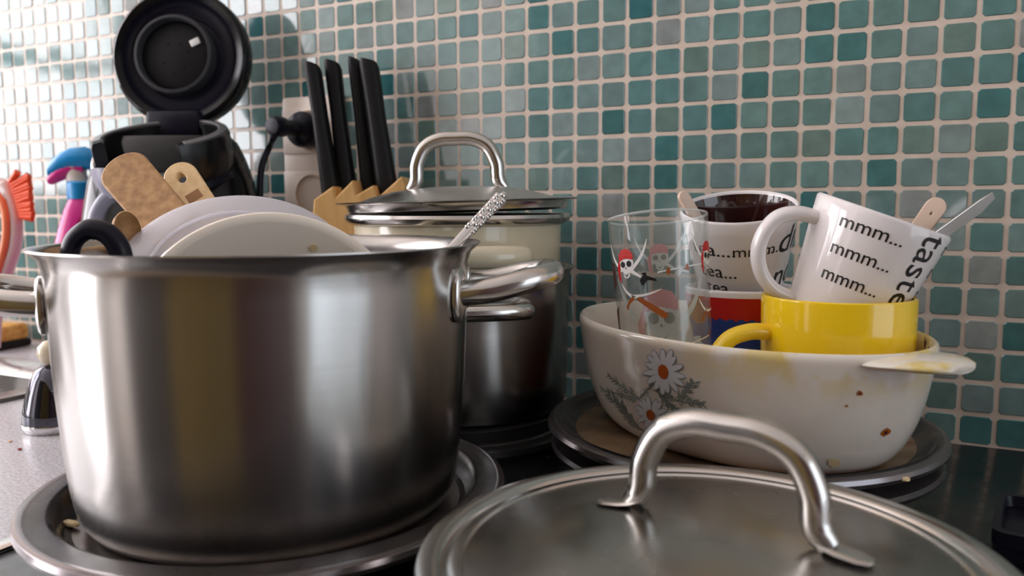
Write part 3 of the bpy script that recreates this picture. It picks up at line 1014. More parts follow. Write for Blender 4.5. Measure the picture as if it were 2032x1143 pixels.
def sprig(pts, seed, leaf=0.006, wdt=0.0007):
    """a ferny twig along pixels, with paired thin leaves"""
    g = random.Random(seed)
    P = [V((*duv(*q), 0)) for q in pts]
    path = smooth_path(P, 6)
    bmA = bmesh.new()

    def add(loop):
        b = press([loop], 0.0004, 0.003)
        tmp = bpy.data.meshes.new('t')
        b.to_mesh(tmp)
        b.free()
        bmA.from_mesh(tmp)
        bpy.data.meshes.remove(tmp)
    for a, b in zip(path, path[1:]):
        d = (b - a).normalized()
        n = V((-d.y, d.x, 0)) * wdt * .5
        add([(a + n)[:2], (a - n)[:2], (b - n)[:2], (b + n)[:2]])
    for k, a in enumerate(path[1:-1]):
        d = (path[k + 2] - path[k]).normalized()
        for sg in ((-1, 1) if k % 3 else (1,)):
            ln = leaf * g.uniform(.5, 1.1)
            dr = (d * .8 + V((-d.y, d.x, 0)) * sg * .75).normalized()
            n = V((-dr.y, dr.x, 0)) * wdt * g.uniform(.4, .8)
            add([a[:2], (a + dr * ln * .5 + n)[:2], (a + dr * ln)[:2], (a + dr * ln * .5 - n)[:2]])
    obj('printed_leaves', bmA, M['leaf_print'], cas)


sprig([(1272, 790), (1240, 770), (1205, 742)], 1)
sprig([(1270, 792), (1232, 782), (1192, 770)], 2, 0.005)
sprig([(1262, 840), (1240, 815), (1205, 780)], 3, 0.007, 0.0011)
sprig([(1280, 855), (1250, 835), (1230, 800)], 4, 0.006, 0.001)
sprig([(1296, 772), (1330, 790), (1372, 800), (1398, 803)], 5, 0.0055, 0.0008)
sprig([(1345, 795), (1365, 775), (1377, 757)], 6, 0.0055, 0.0009)
sprig([(1310, 780), (1325, 800), (1345, 815)], 7, 0.005, 0.0009)
sprig([(1270, 790), (1290, 768), (1302, 755)], 8, 0.003, 0.0007)
for (x, y, r, mt) in ((1757, 857, 0.0024, 'rust'), (1706, 780, 0.0015, 'rust'), (1680, 805, 0.0007, 'rust'), (1716, 748, 0.0007, 'stain_yellow'), (1655, 918, 0.0035, 'stain_yellow')):
    u, v = duv(x, y)
    st = obj('burnt_spot', press([blob(u, v, r, r, 14, .25, 0, int(x))], 0.0004), M[mt], cas)
    if r > 0.0014 and mt == 'rust':
        obj('spot_centre', press([blob(u, v, r * .45, r * .45, 10, .2, 0, 4)], 0.0006), M['burnt'], st)

# burnt flecks inside the right end of the rim
for (uu, vv, zz_, r) in ((0.113, 0.033, H - 0.012, 0.0034), (0.095, 0.052, H - 0.004, 0.0024), (0.12, 0.026, H - 0.003, 0.0018)):
    a = math.atan2(vv / CBb, uu / CA)
    k_ = cas_scale(zz_)
    p = V(((CA * k_ - wl - 0.0006) * math.cos(a), (CBb * k_ - wl - 0.0006) * math.sin(a), zz_))
    bm = lathe([(0, 0.0003), (r * .7, 0.0003), (r, 0), (0, -0.0003)], 12)
    bmesh.ops.transform(bm, matrix=frame(p, (-math.cos(a), -math.sin(a), 0), (0, 0, 1)) @ Matrix.Diagonal((1.6, .8, 1, 1)), verts=bm.verts)
    obj('burnt_fleck', bm, M['burnt'], cas)

# yellow food stains as material on the milk glass (towards the right end and the rim)
m = M['milk_glass']
N, L, B = nodes(m)
tc = N.new('ShaderNodeTexCoord')
sep = N.new('ShaderNodeSeparateXYZ')
L.new(tc.outputs['Object'], sep.inputs['Vector'])
mr = N.new('ShaderNodeMapRange')
mr.inputs['From Min'].default_value, mr.inputs['From Max'].default_value = 0.02, 0.1
L.new(sep.outputs['X'], mr.inputs['Value'])
mz = N.new('ShaderNodeMapRange')
mz.inputs['From Min'].default_value, mz.inputs['From Max'].default_value = 0.045, 0.072
L.new(sep.outputs['Z'], mz.inputs['Value'])
nt = N.new('ShaderNodeTexNoise')
nt.inputs['Scale'].default_value = 38
nt.inputs['Detail'].default_value = 4
L.new(tc.outputs['Object'], nt.inputs['Vector'])
m1 = N.new('ShaderNodeMath'); m1.operation = 'MULTIPLY'
L.new(mr.outputs['Result'], m1.inputs[0]); L.new(mz.outputs['Result'], m1.inputs[1])
m2 = N.new('ShaderNodeMapRange')
m2.inputs['From Min'].default_value, m2.inputs['From Max'].default_value = 0.47, 0.58
L.new(nt.outputs['Fac'], m2.inputs['Value'])
m3 = N.new('ShaderNodeMath'); m3.operation = 'MULTIPLY'
L.new(m1.outputs[0], m3.inputs[0]); L.new(m2.outputs['Result'], m3.inputs[1])
mx = N.new('ShaderNodeMix'); mx.data_type = 'RGBA'
mx.inputs['A'].default_value = (*lin(238, 230, 218), 1)
mx.inputs['B'].default_value = (*lin(226, 204, 130), 1)
L.new(m3.outputs[0], mx.inputs['Factor'])
L.new(mx.outputs['Result'], B.inputs['Base Color'])


# ------------------------------------------------------------------ mugs
def mug_profile(Rr, Rb, Hh, wl=0.0035, foot=0.003, bulge=0.0):
    rr = lambda z: Rb + (Rr - Rb) * (z / Hh) + bulge * math.sin(PI * min(1, z / Hh))
    o_ = [(0, 0.0015), (Rb - 0.006, 0.0015), (Rb - 0.005, 0), (Rb - 0.002, 0), (Rb, 0.002)] + [(rr(Hh * k / 8), Hh * k / 8) for k in range(1, 8)] + [(Rr - 0.0004, Hh - 0.0018), (Rr - 0.0012, Hh - 0.0004), (Rr - wl / 2, Hh), (Rr - wl + 0.0006, Hh - 0.0008), (Rr - wl, Hh - 0.0022)]
    k_out = len(o_) - 1
    o_ += [(rr(Hh * k / 8) - wl, Hh * k / 8) for k in range(7, 0, -1)] + [(Rb - wl - 0.002, 0.0055), (0, 0.005)]
    return o_, k_out


def mug(name, label, Mx, Rr, Rb, Hh, mat, mat_in=None, handle=None, hmat=None, bulge=0.0, hr=0.0048, hry=0.006, shape=None):
    t = thing(name, label, 'mug', mat=Mx)
    prof, k = shape or mug_profile(Rr, Rb, Hh, bulge=bulge)
    midx = [0 if i < k else 1 for i in range(len(prof) - 1)]
    obj('body', lathe(prof, 96, midx=midx), None, t, True, 45, [mat, mat_in or mat])
    if handle:
        obj('handle', tube(smooth_path([V((x, 0, z)) for x, z in handle], 8), hr, 16, ry=hry, up=(0, 1, 0)), hmat or mat, t)
    return t


def wrap(me, Rr, Rb, Hh, phi0, h0, rot=0.0, off=0.0003, direction=1, cut=0.004, bulge=0.0):
    """lay a flat mesh (u, v metres) onto a cone wall"""
    bm = subdiv(me, cut)
    c_, s_ = math.cos(rot), math.sin(rot)
    Rm = (Rr + Rb) / 2
    for v_ in bm.verts:
        u, w_ = v_.co.x * c_ - v_.co.y * s_, v_.co.x * s_ + v_.co.y * c_
        h_ = h0 + w_
        r_ = Rb + (Rr - Rb) * h_ / Hh + bulge * math.sin(PI * min(1, max(0, h_ / Hh))) + off
        a = phi0 + direction * u / Rm
        v_.co = V((r_ * math.cos(a), r_ * math.sin(a), h_))
    return bm


DEG = math.radians
# lower mug: white rim, red and blue bands
lm_c = V((0.3525, -0.1065, 0.0455))
LMH = 0.0855
Mx = frame(lm_c, (0, 0, 1), RT)
lm = mug('mug', 'white mug with red and blue bands under the brown lined mug', Mx, 0.0425, 0.024, LMH, M['white_glaze'])
for (z0, z1, mt, scal) in ((0.0635, 0.0805, 'red_print', 0), (0.010, 0.0635, 'blue_print', 1)):
    bm = bmesh.new()
    prev = None
    off = 0.0004 + 0.0003 * scal
    for k in range(145):
        u = -0.108 + 0.216 * k / 144
        a = DEG(-90) + u / 0.036
        zt_ = z1 + (0.0022 * abs(math.sin(u / 0.0034 * PI / 2)) if scal else 0)
        row = []
        for q in range(4):
            z_ = z0 + (zt_ - z0) * q / 3
            r_ = 0.024 + 0.0185 * z_ / LMH + off
            row.append(bm.verts.new((r_ * math.cos(a), r_ * math.sin(a), z_)))
        if prev:
            for q in range(3):
                bm.faces.new((prev[q], row[q], row[q + 1], prev[q + 1]))
        prev = row
    obj('printed_band', bm, M[mt], lm)
obj('printed_patch', wrap(curve_mesh([blob(-0.040, 0.070, 0.011, 0.0105, 16)]), 0.0425, 0.024, LMH, DEG(-90), 0.0, 0, 0.0009), M['brown_print'], lm)

# brown lined mug, tilted towards the camera, standing in the lower one
axb = (up * 0.955 - V((FW.x, FW.y, 0)).normalized() * 0.255 - RT * 0.11).normalized()
rim_c = at(1466, 408, 0.592)
BH = 0.092
Mx = frame(rim_c - axb * BH, axb, RT)
bmug = mug('mug', 'white mug with dark brown inside and black lettering behind the glass', Mx, 0.0422, 0.0245, BH, M['white_glaze'], M['brown_glaze'])


def lettering(parent, s, size, Rr, Rb, Hh, phi, h, rot=0.0, shear=0.0, space=1.0, off=0.0003, bold=0.0):
    me = text_mesh(s, size, shear, space)
    return obj('lettering', wrap(me, Rr, Rb, Hh, phi, h, rot, off, 1, 0.005), M['black_print'], parent, False)


for (s, size, ph, h) in (('tea....', 0.0145, -160, 0.066), ('mmm...', 0.0118, -112, 0.066), ('tea...', 0.0145, -154, 0.049), ('tea...', 0.0145, -149, 0.036)):
    lettering(bmug, s, size, 0.0422, 0.0245, BH, DEG(ph), h)
lettering(bmug, 'drink', 0.027, 0.0422, 0.0245, BH, DEG(-64), 0.064, 0, 0.18)
lettering(bmug, 'nd', 0.027, 0.0422, 0.0245, BH, DEG(-66), 0.037, 0, 0.18)
lettering(bmug, '..', 0.012, 0.0422, 0.0245, BH, DEG(-76), 0.066)

# yellow mug
yc = V((0.4248, -0.1828, 0.0438))
YH = 0.1355 - 0.0438
yo = [(0.0235, 0.0), (0.026, 0.0015), (0.0305, 0.006), (0.0355, 0.014), (0.0395, 0.024), (0.0426, 0.036), (0.0446, 0.052), (0.0452, YH - 0.002)]
yshape = ([(0, 0.002), (0.021, 0.002), (0.022, 0.0)] + yo + [(0.0449, YH - 0.0006), (0.0438, YH), (0.0424, YH - 0.0006), (0.0420, YH - 0.002)] + [(r - 0.0034, max(z, 0.006)) for r, z in yo[-2:1:-1]] + [(0, 0.005)], 13)
Mx = frame(yc, (0, 0, 1), -RT - V((FW.x, FW.y, 0)) * 0.12)
ym = mug('mug', 'glossy yellow mug standing at the front of the casserole', Mx, 0.0458, 0.0445, YH, M['yellow_glaze'], None,
         [(0.042, 0.0695), (0.056, 0.070), (0.069, 0.0655), (0.0765, 0.0545), (0.0765, 0.0415), (0.069, 0.0305), (0.056, 0.0245), (0.039, 0.0235)], None, 0, 0.0052, 0.0062, yshape)

# white mug tipped into the yellow one
WH = 0.096
wr = at(1753, 424, 0.503)
axw = RT * 0.406 - DN * 0.914
vw = (wr - CAM).normalized()
axw = (axw - vw * axw.dot(vw)).normalized()
Mx = frame(wr - axw * WH, axw, -RT)
wm = mug('mug', 'white lettered mug tipped sideways inside the yellow mug', Mx, 0.0407, 0.028, WH, M['white_glaze'], None,
         [(0.036, 0.081), (0.050, 0.0797), (0.0605, 0.073), (0.0645, 0.061), (0.063, 0.049), (0.056, 0.038), (0.045, 0.031), (0.0315, 0.0295)], None, 0, 0.0046, 0.006)
for k, h in enumerate((0.0815, 0.0655, 0.0495)):
    lettering(wm, 'mmm...', 0.0114, 0.0407, 0.028, WH, DEG(33), h)
lettering(wm, 'tastes', 0.0240, 0.0407, 0.028, WH, DEG(104), 0.0940, -PI / 2, 0, 1.02)
for k, h in enumerate((0.084, 0.069, 0.054)):
    lettering(wm, 'tea...', 0.0125, 0.0407, 0.028, WH, DEG(138), h)

# spoon and blade in the white mug, stick in the brown mug
t, me = flat_tool('plastic_spoon', 'beige plastic handle with a small hole in the tipped mug', 'spoon', at(1866, 398, 0.515), at(1776, 524, 0.508), [paddle(0.0054, 0.0042, 0.055, 14, 1.3), [(0.0017 * math.cos(a * PI / 5), -0.0115 + 0.0022 * math.sin(a * PI / 5)) for a in range(10)]], 0.004, None, 0.001)
obj('handle', me, M['beige_plastic'], t)
t, me = flat_tool('table_knife', 'thin flat steel knife handle pointing right out of the tipped mug', 'knife', at(1972, 390, 0.511), at(1776, 530, 0.495), [[(-0.001, 0), (0.0035, -0.0015), (0.0045, -0.012), (0.004, -0.085), (-0.004, -0.085), (-0.0042, -0.012)]], 0.0016, None, 0.0005, 0.75)
obj('handle', me, M['steel'], t)
t, me = flat_tool('plastic_stick', 'small beige stick leaning in the brown lined mug', 'stick', at(1352, 383, 0.590), at(1416, 490, 0.592), [paddle(0.0034, 0.003, 0.055, 10)], 0.004, None, 0.001, 0.5)
obj('handle', me, M['beige_plastic'], t)

# ------------------------------------------------------------------ pirate tumbler
g0, g1 = at(1304, 432, 0.553), at(1322, 700, 0.547)
axg = (g0 - g1).normalized()
GH = 0.129
Mx = frame(g0 - axg * GH, axg, RT)
tum = thing('tumbler', 'clear glass tumbler printed with small pirate skulls', 'glass', mat=Mx)
GR, GB = 0.0332, 0.0278
gr = lambda z: GB + (GR - GB) * z / GH
prof = [(0, 0.001), (GB - 0.006, 0.001), (GB - 0.003, 0), (GB - 0.0005, 0.002)] + [(gr(GH * k / 6), GH * k / 6) for k in range(1, 6)] + [(GR, GH - 0.001), (GR - 0.0008, GH), (GR - 0.0016, GH - 0.001)] + [(gr(GH * k / 6) - 0.0016, GH * k / 6) for k in range(5, 0, -1)] + [(GB - 0.003, 0.011), (0, 0.0095)]
gb = obj('glass_body', lathe(prof, 96), M['glass'], tum)
obj('rim', lathe([(GR + 0.0002 - 0.0009 + 0.0009 * math.cos(a * PI / 6), GH + 0.0009 * math.sin(a * PI / 6)) for a in range(13)], 96), M['glass_rim_glint'], tum)  # thin pale ring added as the rim's highlight


def gdecal(parent, name, loops, phi, h, mat, off=0.0004, rot=0.0, scale=1.0):
    loops = [[(x * scale, y * scale) for x, y in lp_] for lp_ in loops]
    return obj(name, wrap(curve_mesh(loops), GR, GB, GH, phi, h, rot, off, 1, 0.003), mat, parent, False)


def arc_blade(x0, y0, x1, y1, bow, w):
    """curved sword blade outline"""
    a, b = V((x0, y0)), V((x1, y1))
    d = b - a
    n = V((-d.y, d.x)).normalized()
    A, Bq = [], []
    for k in range(9):
        s = k / 8
        c_ = a + d * s + n * bow * math.sin(PI * s)
        ww = w * (1 - s) ** .5 if s < 1 else 0.0001
        A.append((c_ + n * ww)[:])
        Bq.append((c_ - n * ww)[:])
    return A + Bq[::-1]


def pirate(phi, h, k, pale=False, mirror=1, off=0.0004, rot=0.0, q=1):
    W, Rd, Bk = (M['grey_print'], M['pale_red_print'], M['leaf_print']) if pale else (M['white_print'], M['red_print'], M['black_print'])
    mm = lambda L_: [(x * mirror, y) for x, y in L_]
    s0 = gdecal(tum, 'printed_skull', [mm([(-0.0042, 0.002), (-0.0046, 0.0), (-0.0040, -0.003), (-0.0022, -0.0045), (-0.0018, -0.0072), (0.0, -0.0082), (0.0020, -0.0072), (0.0024, -0.0045), (0.0042, -0.003), (0.0047, 0.0), (0.0042, 0.002)])], phi, h, W, off, rot, k)
    gdecal(s0, 'bandana', [mm([(-0.0048, 0.001), (-0.0046, 0.0045), (-0.0025, 0.0068), (0.0004, 0.0074), (0.0032, 0.0064), (0.0047, 0.004), (0.0047, 0.0012), (0, 0.0024)])], phi, h, Rd, off + q * 0.0002, rot, k)
    gdecal(s0, 'bandana_tail', [mm([(-0.0048, 0.002), (-0.0066, -0.002), (-0.0060, -0.0075), (-0.0040, -0.0105), (-0.0046, -0.005), (-0.0040, 0.0)])], phi, h, Rd, off + q * 0.0001, rot, k)
    gdecal(s0, 'eyes', [mm(blob(-0.0020, -0.0006, 0.0015, 0.0016, 10)), mm(blob(0.0021, -0.0006, 0.0015, 0.0016, 10))], phi, h, Bk, off + q * 0.0003, rot, k)
    gdecal(s0, 'grin', [mm([(-0.0016, -0.0052), (0, -0.0064), (0.0018, -0.0050), (0.0, -0.0072)]), mm([(-0.0005, -0.0030), (0.0004, -0.0030), (0, -0.0020)])], phi, h, Bk, off + q * 0.0003, rot, k)
    for sg in (-1, 1):
        gdecal(s0, 'sword', [mm(arc_blade(sg * 0.003, -0.004, sg * 0.0125, 0.011, -sg * 0.0016, 0.0010))], phi, h, W, off - q * 0.0001, rot, k)
    gdecal(s0, 'bone', [mm([(0.002, -0.005), (0.008, -0.0085), (0.0085, -0.0075), (0.0035, -0.0035)])], phi, h, W, off, rot, k)
    gdecal(s0, 'hilt', [mm([(0.0075, -0.0095), (0.0095, -0.0075), (0.0085, -0.006), (0.011, -0.0058), (0.0112, -0.0075), (0.0155, -0.0095), (0.016, -0.0108), (0.0115, -0.0098), (0.0092, -0.0125), (0.0080, -0.012)])], phi, h, Bk if not pale else W, off + q * 0.0001, rot, k)
    return s0


def swords(phi, h, k, off=0.0004):
    s0 = gdecal(tum, 'printed_swords', [arc_blade(0.0, 0.0, -0.0085, 0.0085, 0.001, 0.0009), arc_blade(-0.002, 0.001, 0.014, 0.0035, -0.001, 0.0008)], phi, h, M['white_print'], off, 0, k)
    gdecal(s0, 'sword_hilt', [[(0.001, -0.001), (0.0028, 0.0006), (0.016, -0.0085), (0.0165, -0.0105), (0.0145, -0.0115)], [(-0.001, 0.001), (-0.004, -0.001), (-0.0062, -0.0045), (-0.0050, -0.0062), (-0.0035, -0.0030), (0.0, -0.0006)]], phi, h, M['brown_print'], off + 0.0001, 0, k)
    return s0


pirate(DEG(-143), 0.098, 1.25, off=0.0004)
pirate(DEG(-33), 0.101, 1.2, off=0.0004)
swords(DEG(-134), 0.075, 1.25)
swords(DEG(-38), 0.064, 1.0)
pirate(DEG(80), 0.106, 1.25, True, -1, 0.0009, 0, -1)
pirate(DEG(83), 0.064, 2.6, True, -1, 0.0009, 0, -1)
sw = gdecal(tum, 'printed_sabre', [[(-0.014, 0.0), (0.016, 0.0045), (0.0165, 0.0038), (-0.014, -0.001)]], DEG(-78), 0.0905, M['grey_print'])
gdecal(sw, 'sabre_guard', [[(-0.009, -0.0005), (-0.0075, 0.003), (-0.006, 0.0), (-0.0072, -0.003)], [(0.003, 0.0012), (0.0045, 0.0045), (0.006, 0.0018), (0.005, -0.0005)]], DEG(-78), 0.0905, M['brown_print'], 0.0006)
sw = gdecal(tum, 'printed_sabre', [[(-0.012, -0.002), (0.008, 0.003), (0.0085, 0.0022), (-0.012, -0.0028)]], DEG(-45), 0.047, M['white_print'])
gdecal(sw, 'sabre_guard', [[(0.005, -0.0002), (0.0062, 0.0045), (0.010, 0.0055), (0.0075, 0.0015)]], DEG(-45), 0.047, M['brown_print'], 0.0006)
gdecal(tum, 'printed_flag', [[(-0.003, 0.008), (0.003, 0.006), (0.0035, -0.008), (-0.002, -0.012)]], DEG(-172), 0.093, M['burnt'])
gdecal(tum, 'printed_flag', [[(-0.003, 0.002), (0.003, 0.005), (0.001, -0.010), (-0.002, -0.012)]], DEG(-172), 0.066, M['burnt'])

# ------------------------------------------------------------------ coffee machine
SEN = V((-0.2317, -0.128, 0.0))
sen = thing('coffee_machine', 'black pad coffee machine with its round lid standing open', 'coffee machine', SEN, DEG(22))
obj('body', loft([ell(0, 0.032, z, rx, ry, 48, 2.4) for z, rx, ry in ((0, 0.088, 0.066), (0.004, 0.090, 0.068), (0.1, 0.094, 0.065), (0.17, 0.094, 0.062), (0.215, 0.085, 0.056), (0.24, 0.077, 0.048), (0.256, 0.070, 0.038), (0.262, 0.064, 0.032))]), M['black_gloss'], sen)
obj('base', loft([ell(0, -0.012, z, rx, ry, 48, 2.6) for z, rx, ry in ((0, 0.084, 0.088), (0.012, 0.085, 0.089), (0.028, 0.08, 0.085), (0.032, 0.074, 0.08))]), M['black_satin'], sen)
obj('drip_tray', lathe([(0, 0.0325), (0.058, 0.0325), (0.06, 0.036), (0.057, 0.037), (0.055, 0.0345), (0, 0.034)], 48, M=Matrix.Translation((0, -0.052, 0)) @ Matrix.Diagonal((.75, .75, 1, 1))), M['steel'], sen)
# head: a ring with a notch at the front
HC = Matrix.Translation((0.012, -0.010, 0.262)) @ Matrix.Rotation(DEG(18), 4, 'X') @ Matrix.Translation((0, 0, -0.273))
ro, ri = 0.0655, 0.053
ring_hi = [(ri, 0.243), (ro * .86, 0.226), (ro * .97, 0.232), (ro, 0.242), (ro, 0.268), (ro - 0.002, 0.2735), (ri + 0.003, 0.2745), (ri, 0.272), (ri, 0.243)]
ring_lo = [(ri, 0.243), (ro * .86, 0.226), (ro * .97, 0.232), (ro, 0.242), (ro, 0.2455), (ro - 0.002, 0.2475), (ri + 0.003, 0.248), (ri, 0.246), (ri, 0.243)]
hd = obj('head_ring', lathe(ring_hi, 64, M=HC, a0=DEG(-96 + 46), a1=DEG(264 - 46)), M['head_black'], sen)
obj('notch_edge', lathe(ring_lo, 24, M=HC, a0=DEG(-142), a1=DEG(-50)), M['rim_sheen'], hd)  # black edge coloured grey for its highlight line
obj('rim_sheen_strip', lathe([(ri + 0.0015, 0.2738), (ri + 0.003, 0.2752), (ro - 0.0035, 0.2745), (ro - 0.0015, 0.2725)], 64, M=HC, a0=DEG(-96 + 52), a1=DEG(264 - 52)), M['rim_sheen'], hd)  # grey strip standing for the sheen on top of the ring
obj('pad_well', lathe([(0, 0.238), (0.0535, 0.243), (0.0535, 0.246), (0.045, 0.245), (0.04, 0.242), (0, 0.241)], 48, M=HC), M['black_satin'], sen)
obj('head_underside', lathe([(0, 0.222), (0.05, 0.222), (0.066, 0.228), (0.062, 0.24), (0, 0.24)], 48, M=HC), M['black_satin'], sen)
obj('hinge', box(-0.03, 0.03, 0.036, 0.062, 0.262, 0.292, 0.006), M['black_satin'], sen)
# open lid
LC = V((0.004, 0.052, 0.349))
Ml = frame(LC, V((0.05, -1, 0.10)), V((1, 0, 0)))
ld = obj('lid_shell', lathe([(0.062, 0.0), (0.069, 0.003), (0.0715, 0.0015), (0.0735, -0.004), (0.0735, -0.016), (0.069, -0.028), (0.055, -0.037), (0.03, -0.041), (0, -0.042)], 96, M=Ml), M['black_gloss'], sen)
obj('lid_inside', lathe([(0.063, 0.001), (0.0615, -0.004), (0.056, -0.009), (0.045, -0.010), (0.044, -0.012), (0, -0.012)], 96, M=Ml), M['black_satin'], ld)
Ms = frame(LC + Ml.to_3x3() @ V((-0.006, 0.002, 0)), V((0.05, -1, 0.10)), V((1, 0, 0)))
obj('sealing_ring', lathe([(0.042, -0.012), (0.0425, 0.0015), (0.0415, 0.0035), (0.0385, 0.004), (0.0375, 0.0025), (0.037, -0.012)], 72, M=Ms), M['dark_grey'], ld)
obj('water_disc', lathe([(0.037, -0.006), (0.034, -0.0045), (0, -0.0045)], 72, M=Ms), M['black_matt'], ld)
bm = bmesh.new()
for (x, y) in ((-0.012, -0.008), (0.010, -0.012), (-0.002, -0.02), (-0.008, 0.012), (0.006, 0.012), (0.014, 0.004)):
    lathe([(0, -0.0042), (0.0012, -0.0042), (0.0012, -0.0055), (0, -0.0055)], 10, bm, Ms @ Matrix.Translation((x, y, 0)))
tag(obj('water_holes', bm, M['black_gloss'], ld), kind='stuff')
bm = box(-0.0055, 0.0055, -0.0038, 0.0038, -0.0045, -0.002, 0.0012)  # white highlight on the disc, built as a small raised patch
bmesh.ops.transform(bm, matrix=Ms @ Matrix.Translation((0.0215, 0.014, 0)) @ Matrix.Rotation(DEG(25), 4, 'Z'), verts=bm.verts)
tag(obj('disc_highlight', bm, M['frame_white'], ld), 'small white patch standing for a highlight on the black disc')
# spout under the head front, and the chrome wire
obj('spout', loft([ell(0, -0.062, z, rx, ry, 24) for z, rx, ry in ((0.226, 0.030, 0.022), (0.214, 0.028, 0.020), (0.205, 0.022, 0.016), (0.198, 0.018, 0.012))]), M['grey_plastic'], sen)
for sg in (-1, 1):
    obj('spout_tube', tube(smooth_path([V((sg * 0.006, -0.064, 0.203)), V((sg * 0.016, -0.068, 0.196)), V((sg * 0.024, -0.07, 0.182)), V((sg * 0.025, -0.07, 0.168))], 6), 0.007, 14), M['grey_plastic'], sen)
Wi = (Matrix.Translation(SEN) @ Matrix.Rotation(DEG(22), 4, 'Z')).inverted()
P = smooth_path([Wi @ at(x, y, d) for x, y, d in ((196, 300, 0.83), (187, 316, 0.82), (185, 332, 0.81), (193, 346, 0.805), (208, 356, 0.805), (226, 360, 0.81))], 6)
obj('lever_wire', tube(P, 0.0022, 10), M['chrome'], sen)

# ------------------------------------------------------------------ socket, plug and cord
soc = thing('wall_socket', 'cream double wall socket with one black plug in it', 'socket', (-0.1286, 0, 0.237))
obj('back_plate', box(-0.04, 0.04, -0.011, 0.0, -0.081, 0.071, 0.003), M['white_plastic'], soc)
for zc in (0.0342, -0.0341):
    ft = obj('face_plate', box(-0.0385, 0.0385, -0.0128, -0.011, zc - 0.0245, zc + 0.0245, 0.0008), M['white_plastic'], soc)
    bm = lathe([(0.0215, 0.0005), (0.0215, 0.0022), (0.0205, 0.0026), (0.0195, 0.002), (0.019, -0.001), (0, -0.001)], 40)
    bmesh.ops.transform(bm, matrix=frame((0.0, -0.0128, zc), (0, -1, 0), (1, 0, 0)), verts=bm.verts)
    wl_ = obj('socket_well', bm, M['socket_brown'], ft)
    for sg in (-1, 1):
        bm = lathe([(0, 0), (0.0025, 0), (0.0025, -0.0008), (0, -0.0008)], 12)
        bmesh.ops.transform(bm, matrix=frame((sg * 0.0095, -0.0122, zc), (0, -1, 0), (1, 0, 0)), verts=bm.verts)
        obj('pin_hole', bm, M['black_matt'], ft)
cord = thing('power_cord', 'black power cord and round plug running down from the wall socket', 'cord', (-0.1286, -0.0155, 0.2712))
bm = lathe([(0, 0.0), (0.0185, 0.0), (0.019, 0.002), (0.019, 0.012), (0.0165, 0.017), (0.011, 0.020), (0.0085, 0.024), (0.008, 0.036), (0.0098, 0.038), (0.0105, 0.042), (0.0105, 0.052), (0.0085, 0.056), (0, 0.057)], 32)
bmesh.ops.transform(bm, matrix=frame((0, 0, 0), (0, -1, 0), (1, 0, 0)), verts=bm.verts)
obj('plug', bm, M['black_satin'], cord)
o_ = V((-0.1286, -0.0155, 0.2712))
P = [V((0, -0.05, -0.006)), V((-0.004, -0.05, -0.012))] + [at(x, y, d) - o_ for x, y, d in ((535, 290, 0.868), (521, 325, 0.868), (516, 365, 0.866), (517, 410, 0.865), (522, 455, 0.864), (530, 520, 0.86), (520, 600, 0.86))]
P.append(V((0.005, -0.025, 0.004 - 0.2712)))
obj('cable', tube(smooth_path(P, 8), 0.0036, 10), M['black_satin'], cord)

# ------------------------------------------------------------------ knife block
KB = at(700, 395, 0.82)
rz = math.atan2(RT.y, RT.x)
kb = thing('knife_block', 'pale wooden knife block holding four black handled knives', 'knife block', (KB.x, KB.y, 0.0), rz)
D82 = 0.82 / F
zp = lambda y: KB.z + (395 - y) * D82
xp = lambda x: (x - 700) * D82
teeth = [(643, 398), (675, 376), (681, 397), (713, 366), (719, 392), (752, 374), (760, 398), (806, 358)]
loop = [(xp(640), zp(430))] + [(xp(x), zp(y)) for x, y in teeth] + [(xp(812), zp(372)), (xp(772), 0.10), (xp(752), 0.003), (xp(612), 0.003), (xp(612), zp(425))]
me = curve_mesh([loop], 0.036, 0.0015, 1)
bm = bm_of(me)
bmesh.ops.transform(bm, matrix=Matrix.Rotation(PI / 2, 4, 'X'), verts=bm.verts)
obj('block', bm, M['block_wood'], kb, True, 30)
for k, (xt, yt, xb, yb, wt, wb_, dd, lab) in enumerate(((620, 128, 660, 396, 15, 19, 0.0, 'black knife handle at the left end of the wooden block'), (660, 124, 692, 396, 16, 19, 0.012, 'black knife handle second from the left in the block'),
                                          (704, 119, 736, 393, 13, 18, 0.014, 'black knife handle third from the left in the block'), (732, 122, 772, 396, 18, 21, -0.006, 'black knife handle at the right end of the wooden block'))):
    top, bot = at(xt, yt, 0.82 + dd), at(xb, yb, 0.82 + dd)
    zd = (top - bot).normalized()
    kn = thing('kitchen_knife', lab, 'knife', mat=frame(bot, zd, RT), group='kitchen knives in the wooden block')
    Lh = (top - bot).length
    secs = []
    for s, wk in ((-0.008, .55), (0.012, 1.0), (0.3, .93), (0.6, .88), (0.9, 1.0), (0.97, 1.0), (1.0, .86)):
        ww = (wb_ + (wt - wb_) * max(0, s)) * D82 * wk
        z_ = s * Lh if s > 0 else s
        pts = []
        for p in ell(0, 0, 0, ww, 0.0105, 20, 3.2):
            slant = (p.x / max(ww, 1e-6)) * (0.009 if s < 0.1 else 0.0) - (p.x / max(ww, 1e-6)) * (0.003 if s > 0.95 else 0)
            pts.append(V((p.x, p.y, z_ + slant)))
        secs.append(pts)
    obj('handle', loft(secs), M['black_matt'], kn)
    obj('blade', box(-0.009, 0.009, -0.0008, 0.0008, -0.11, 0.004), M['steel'], kn)

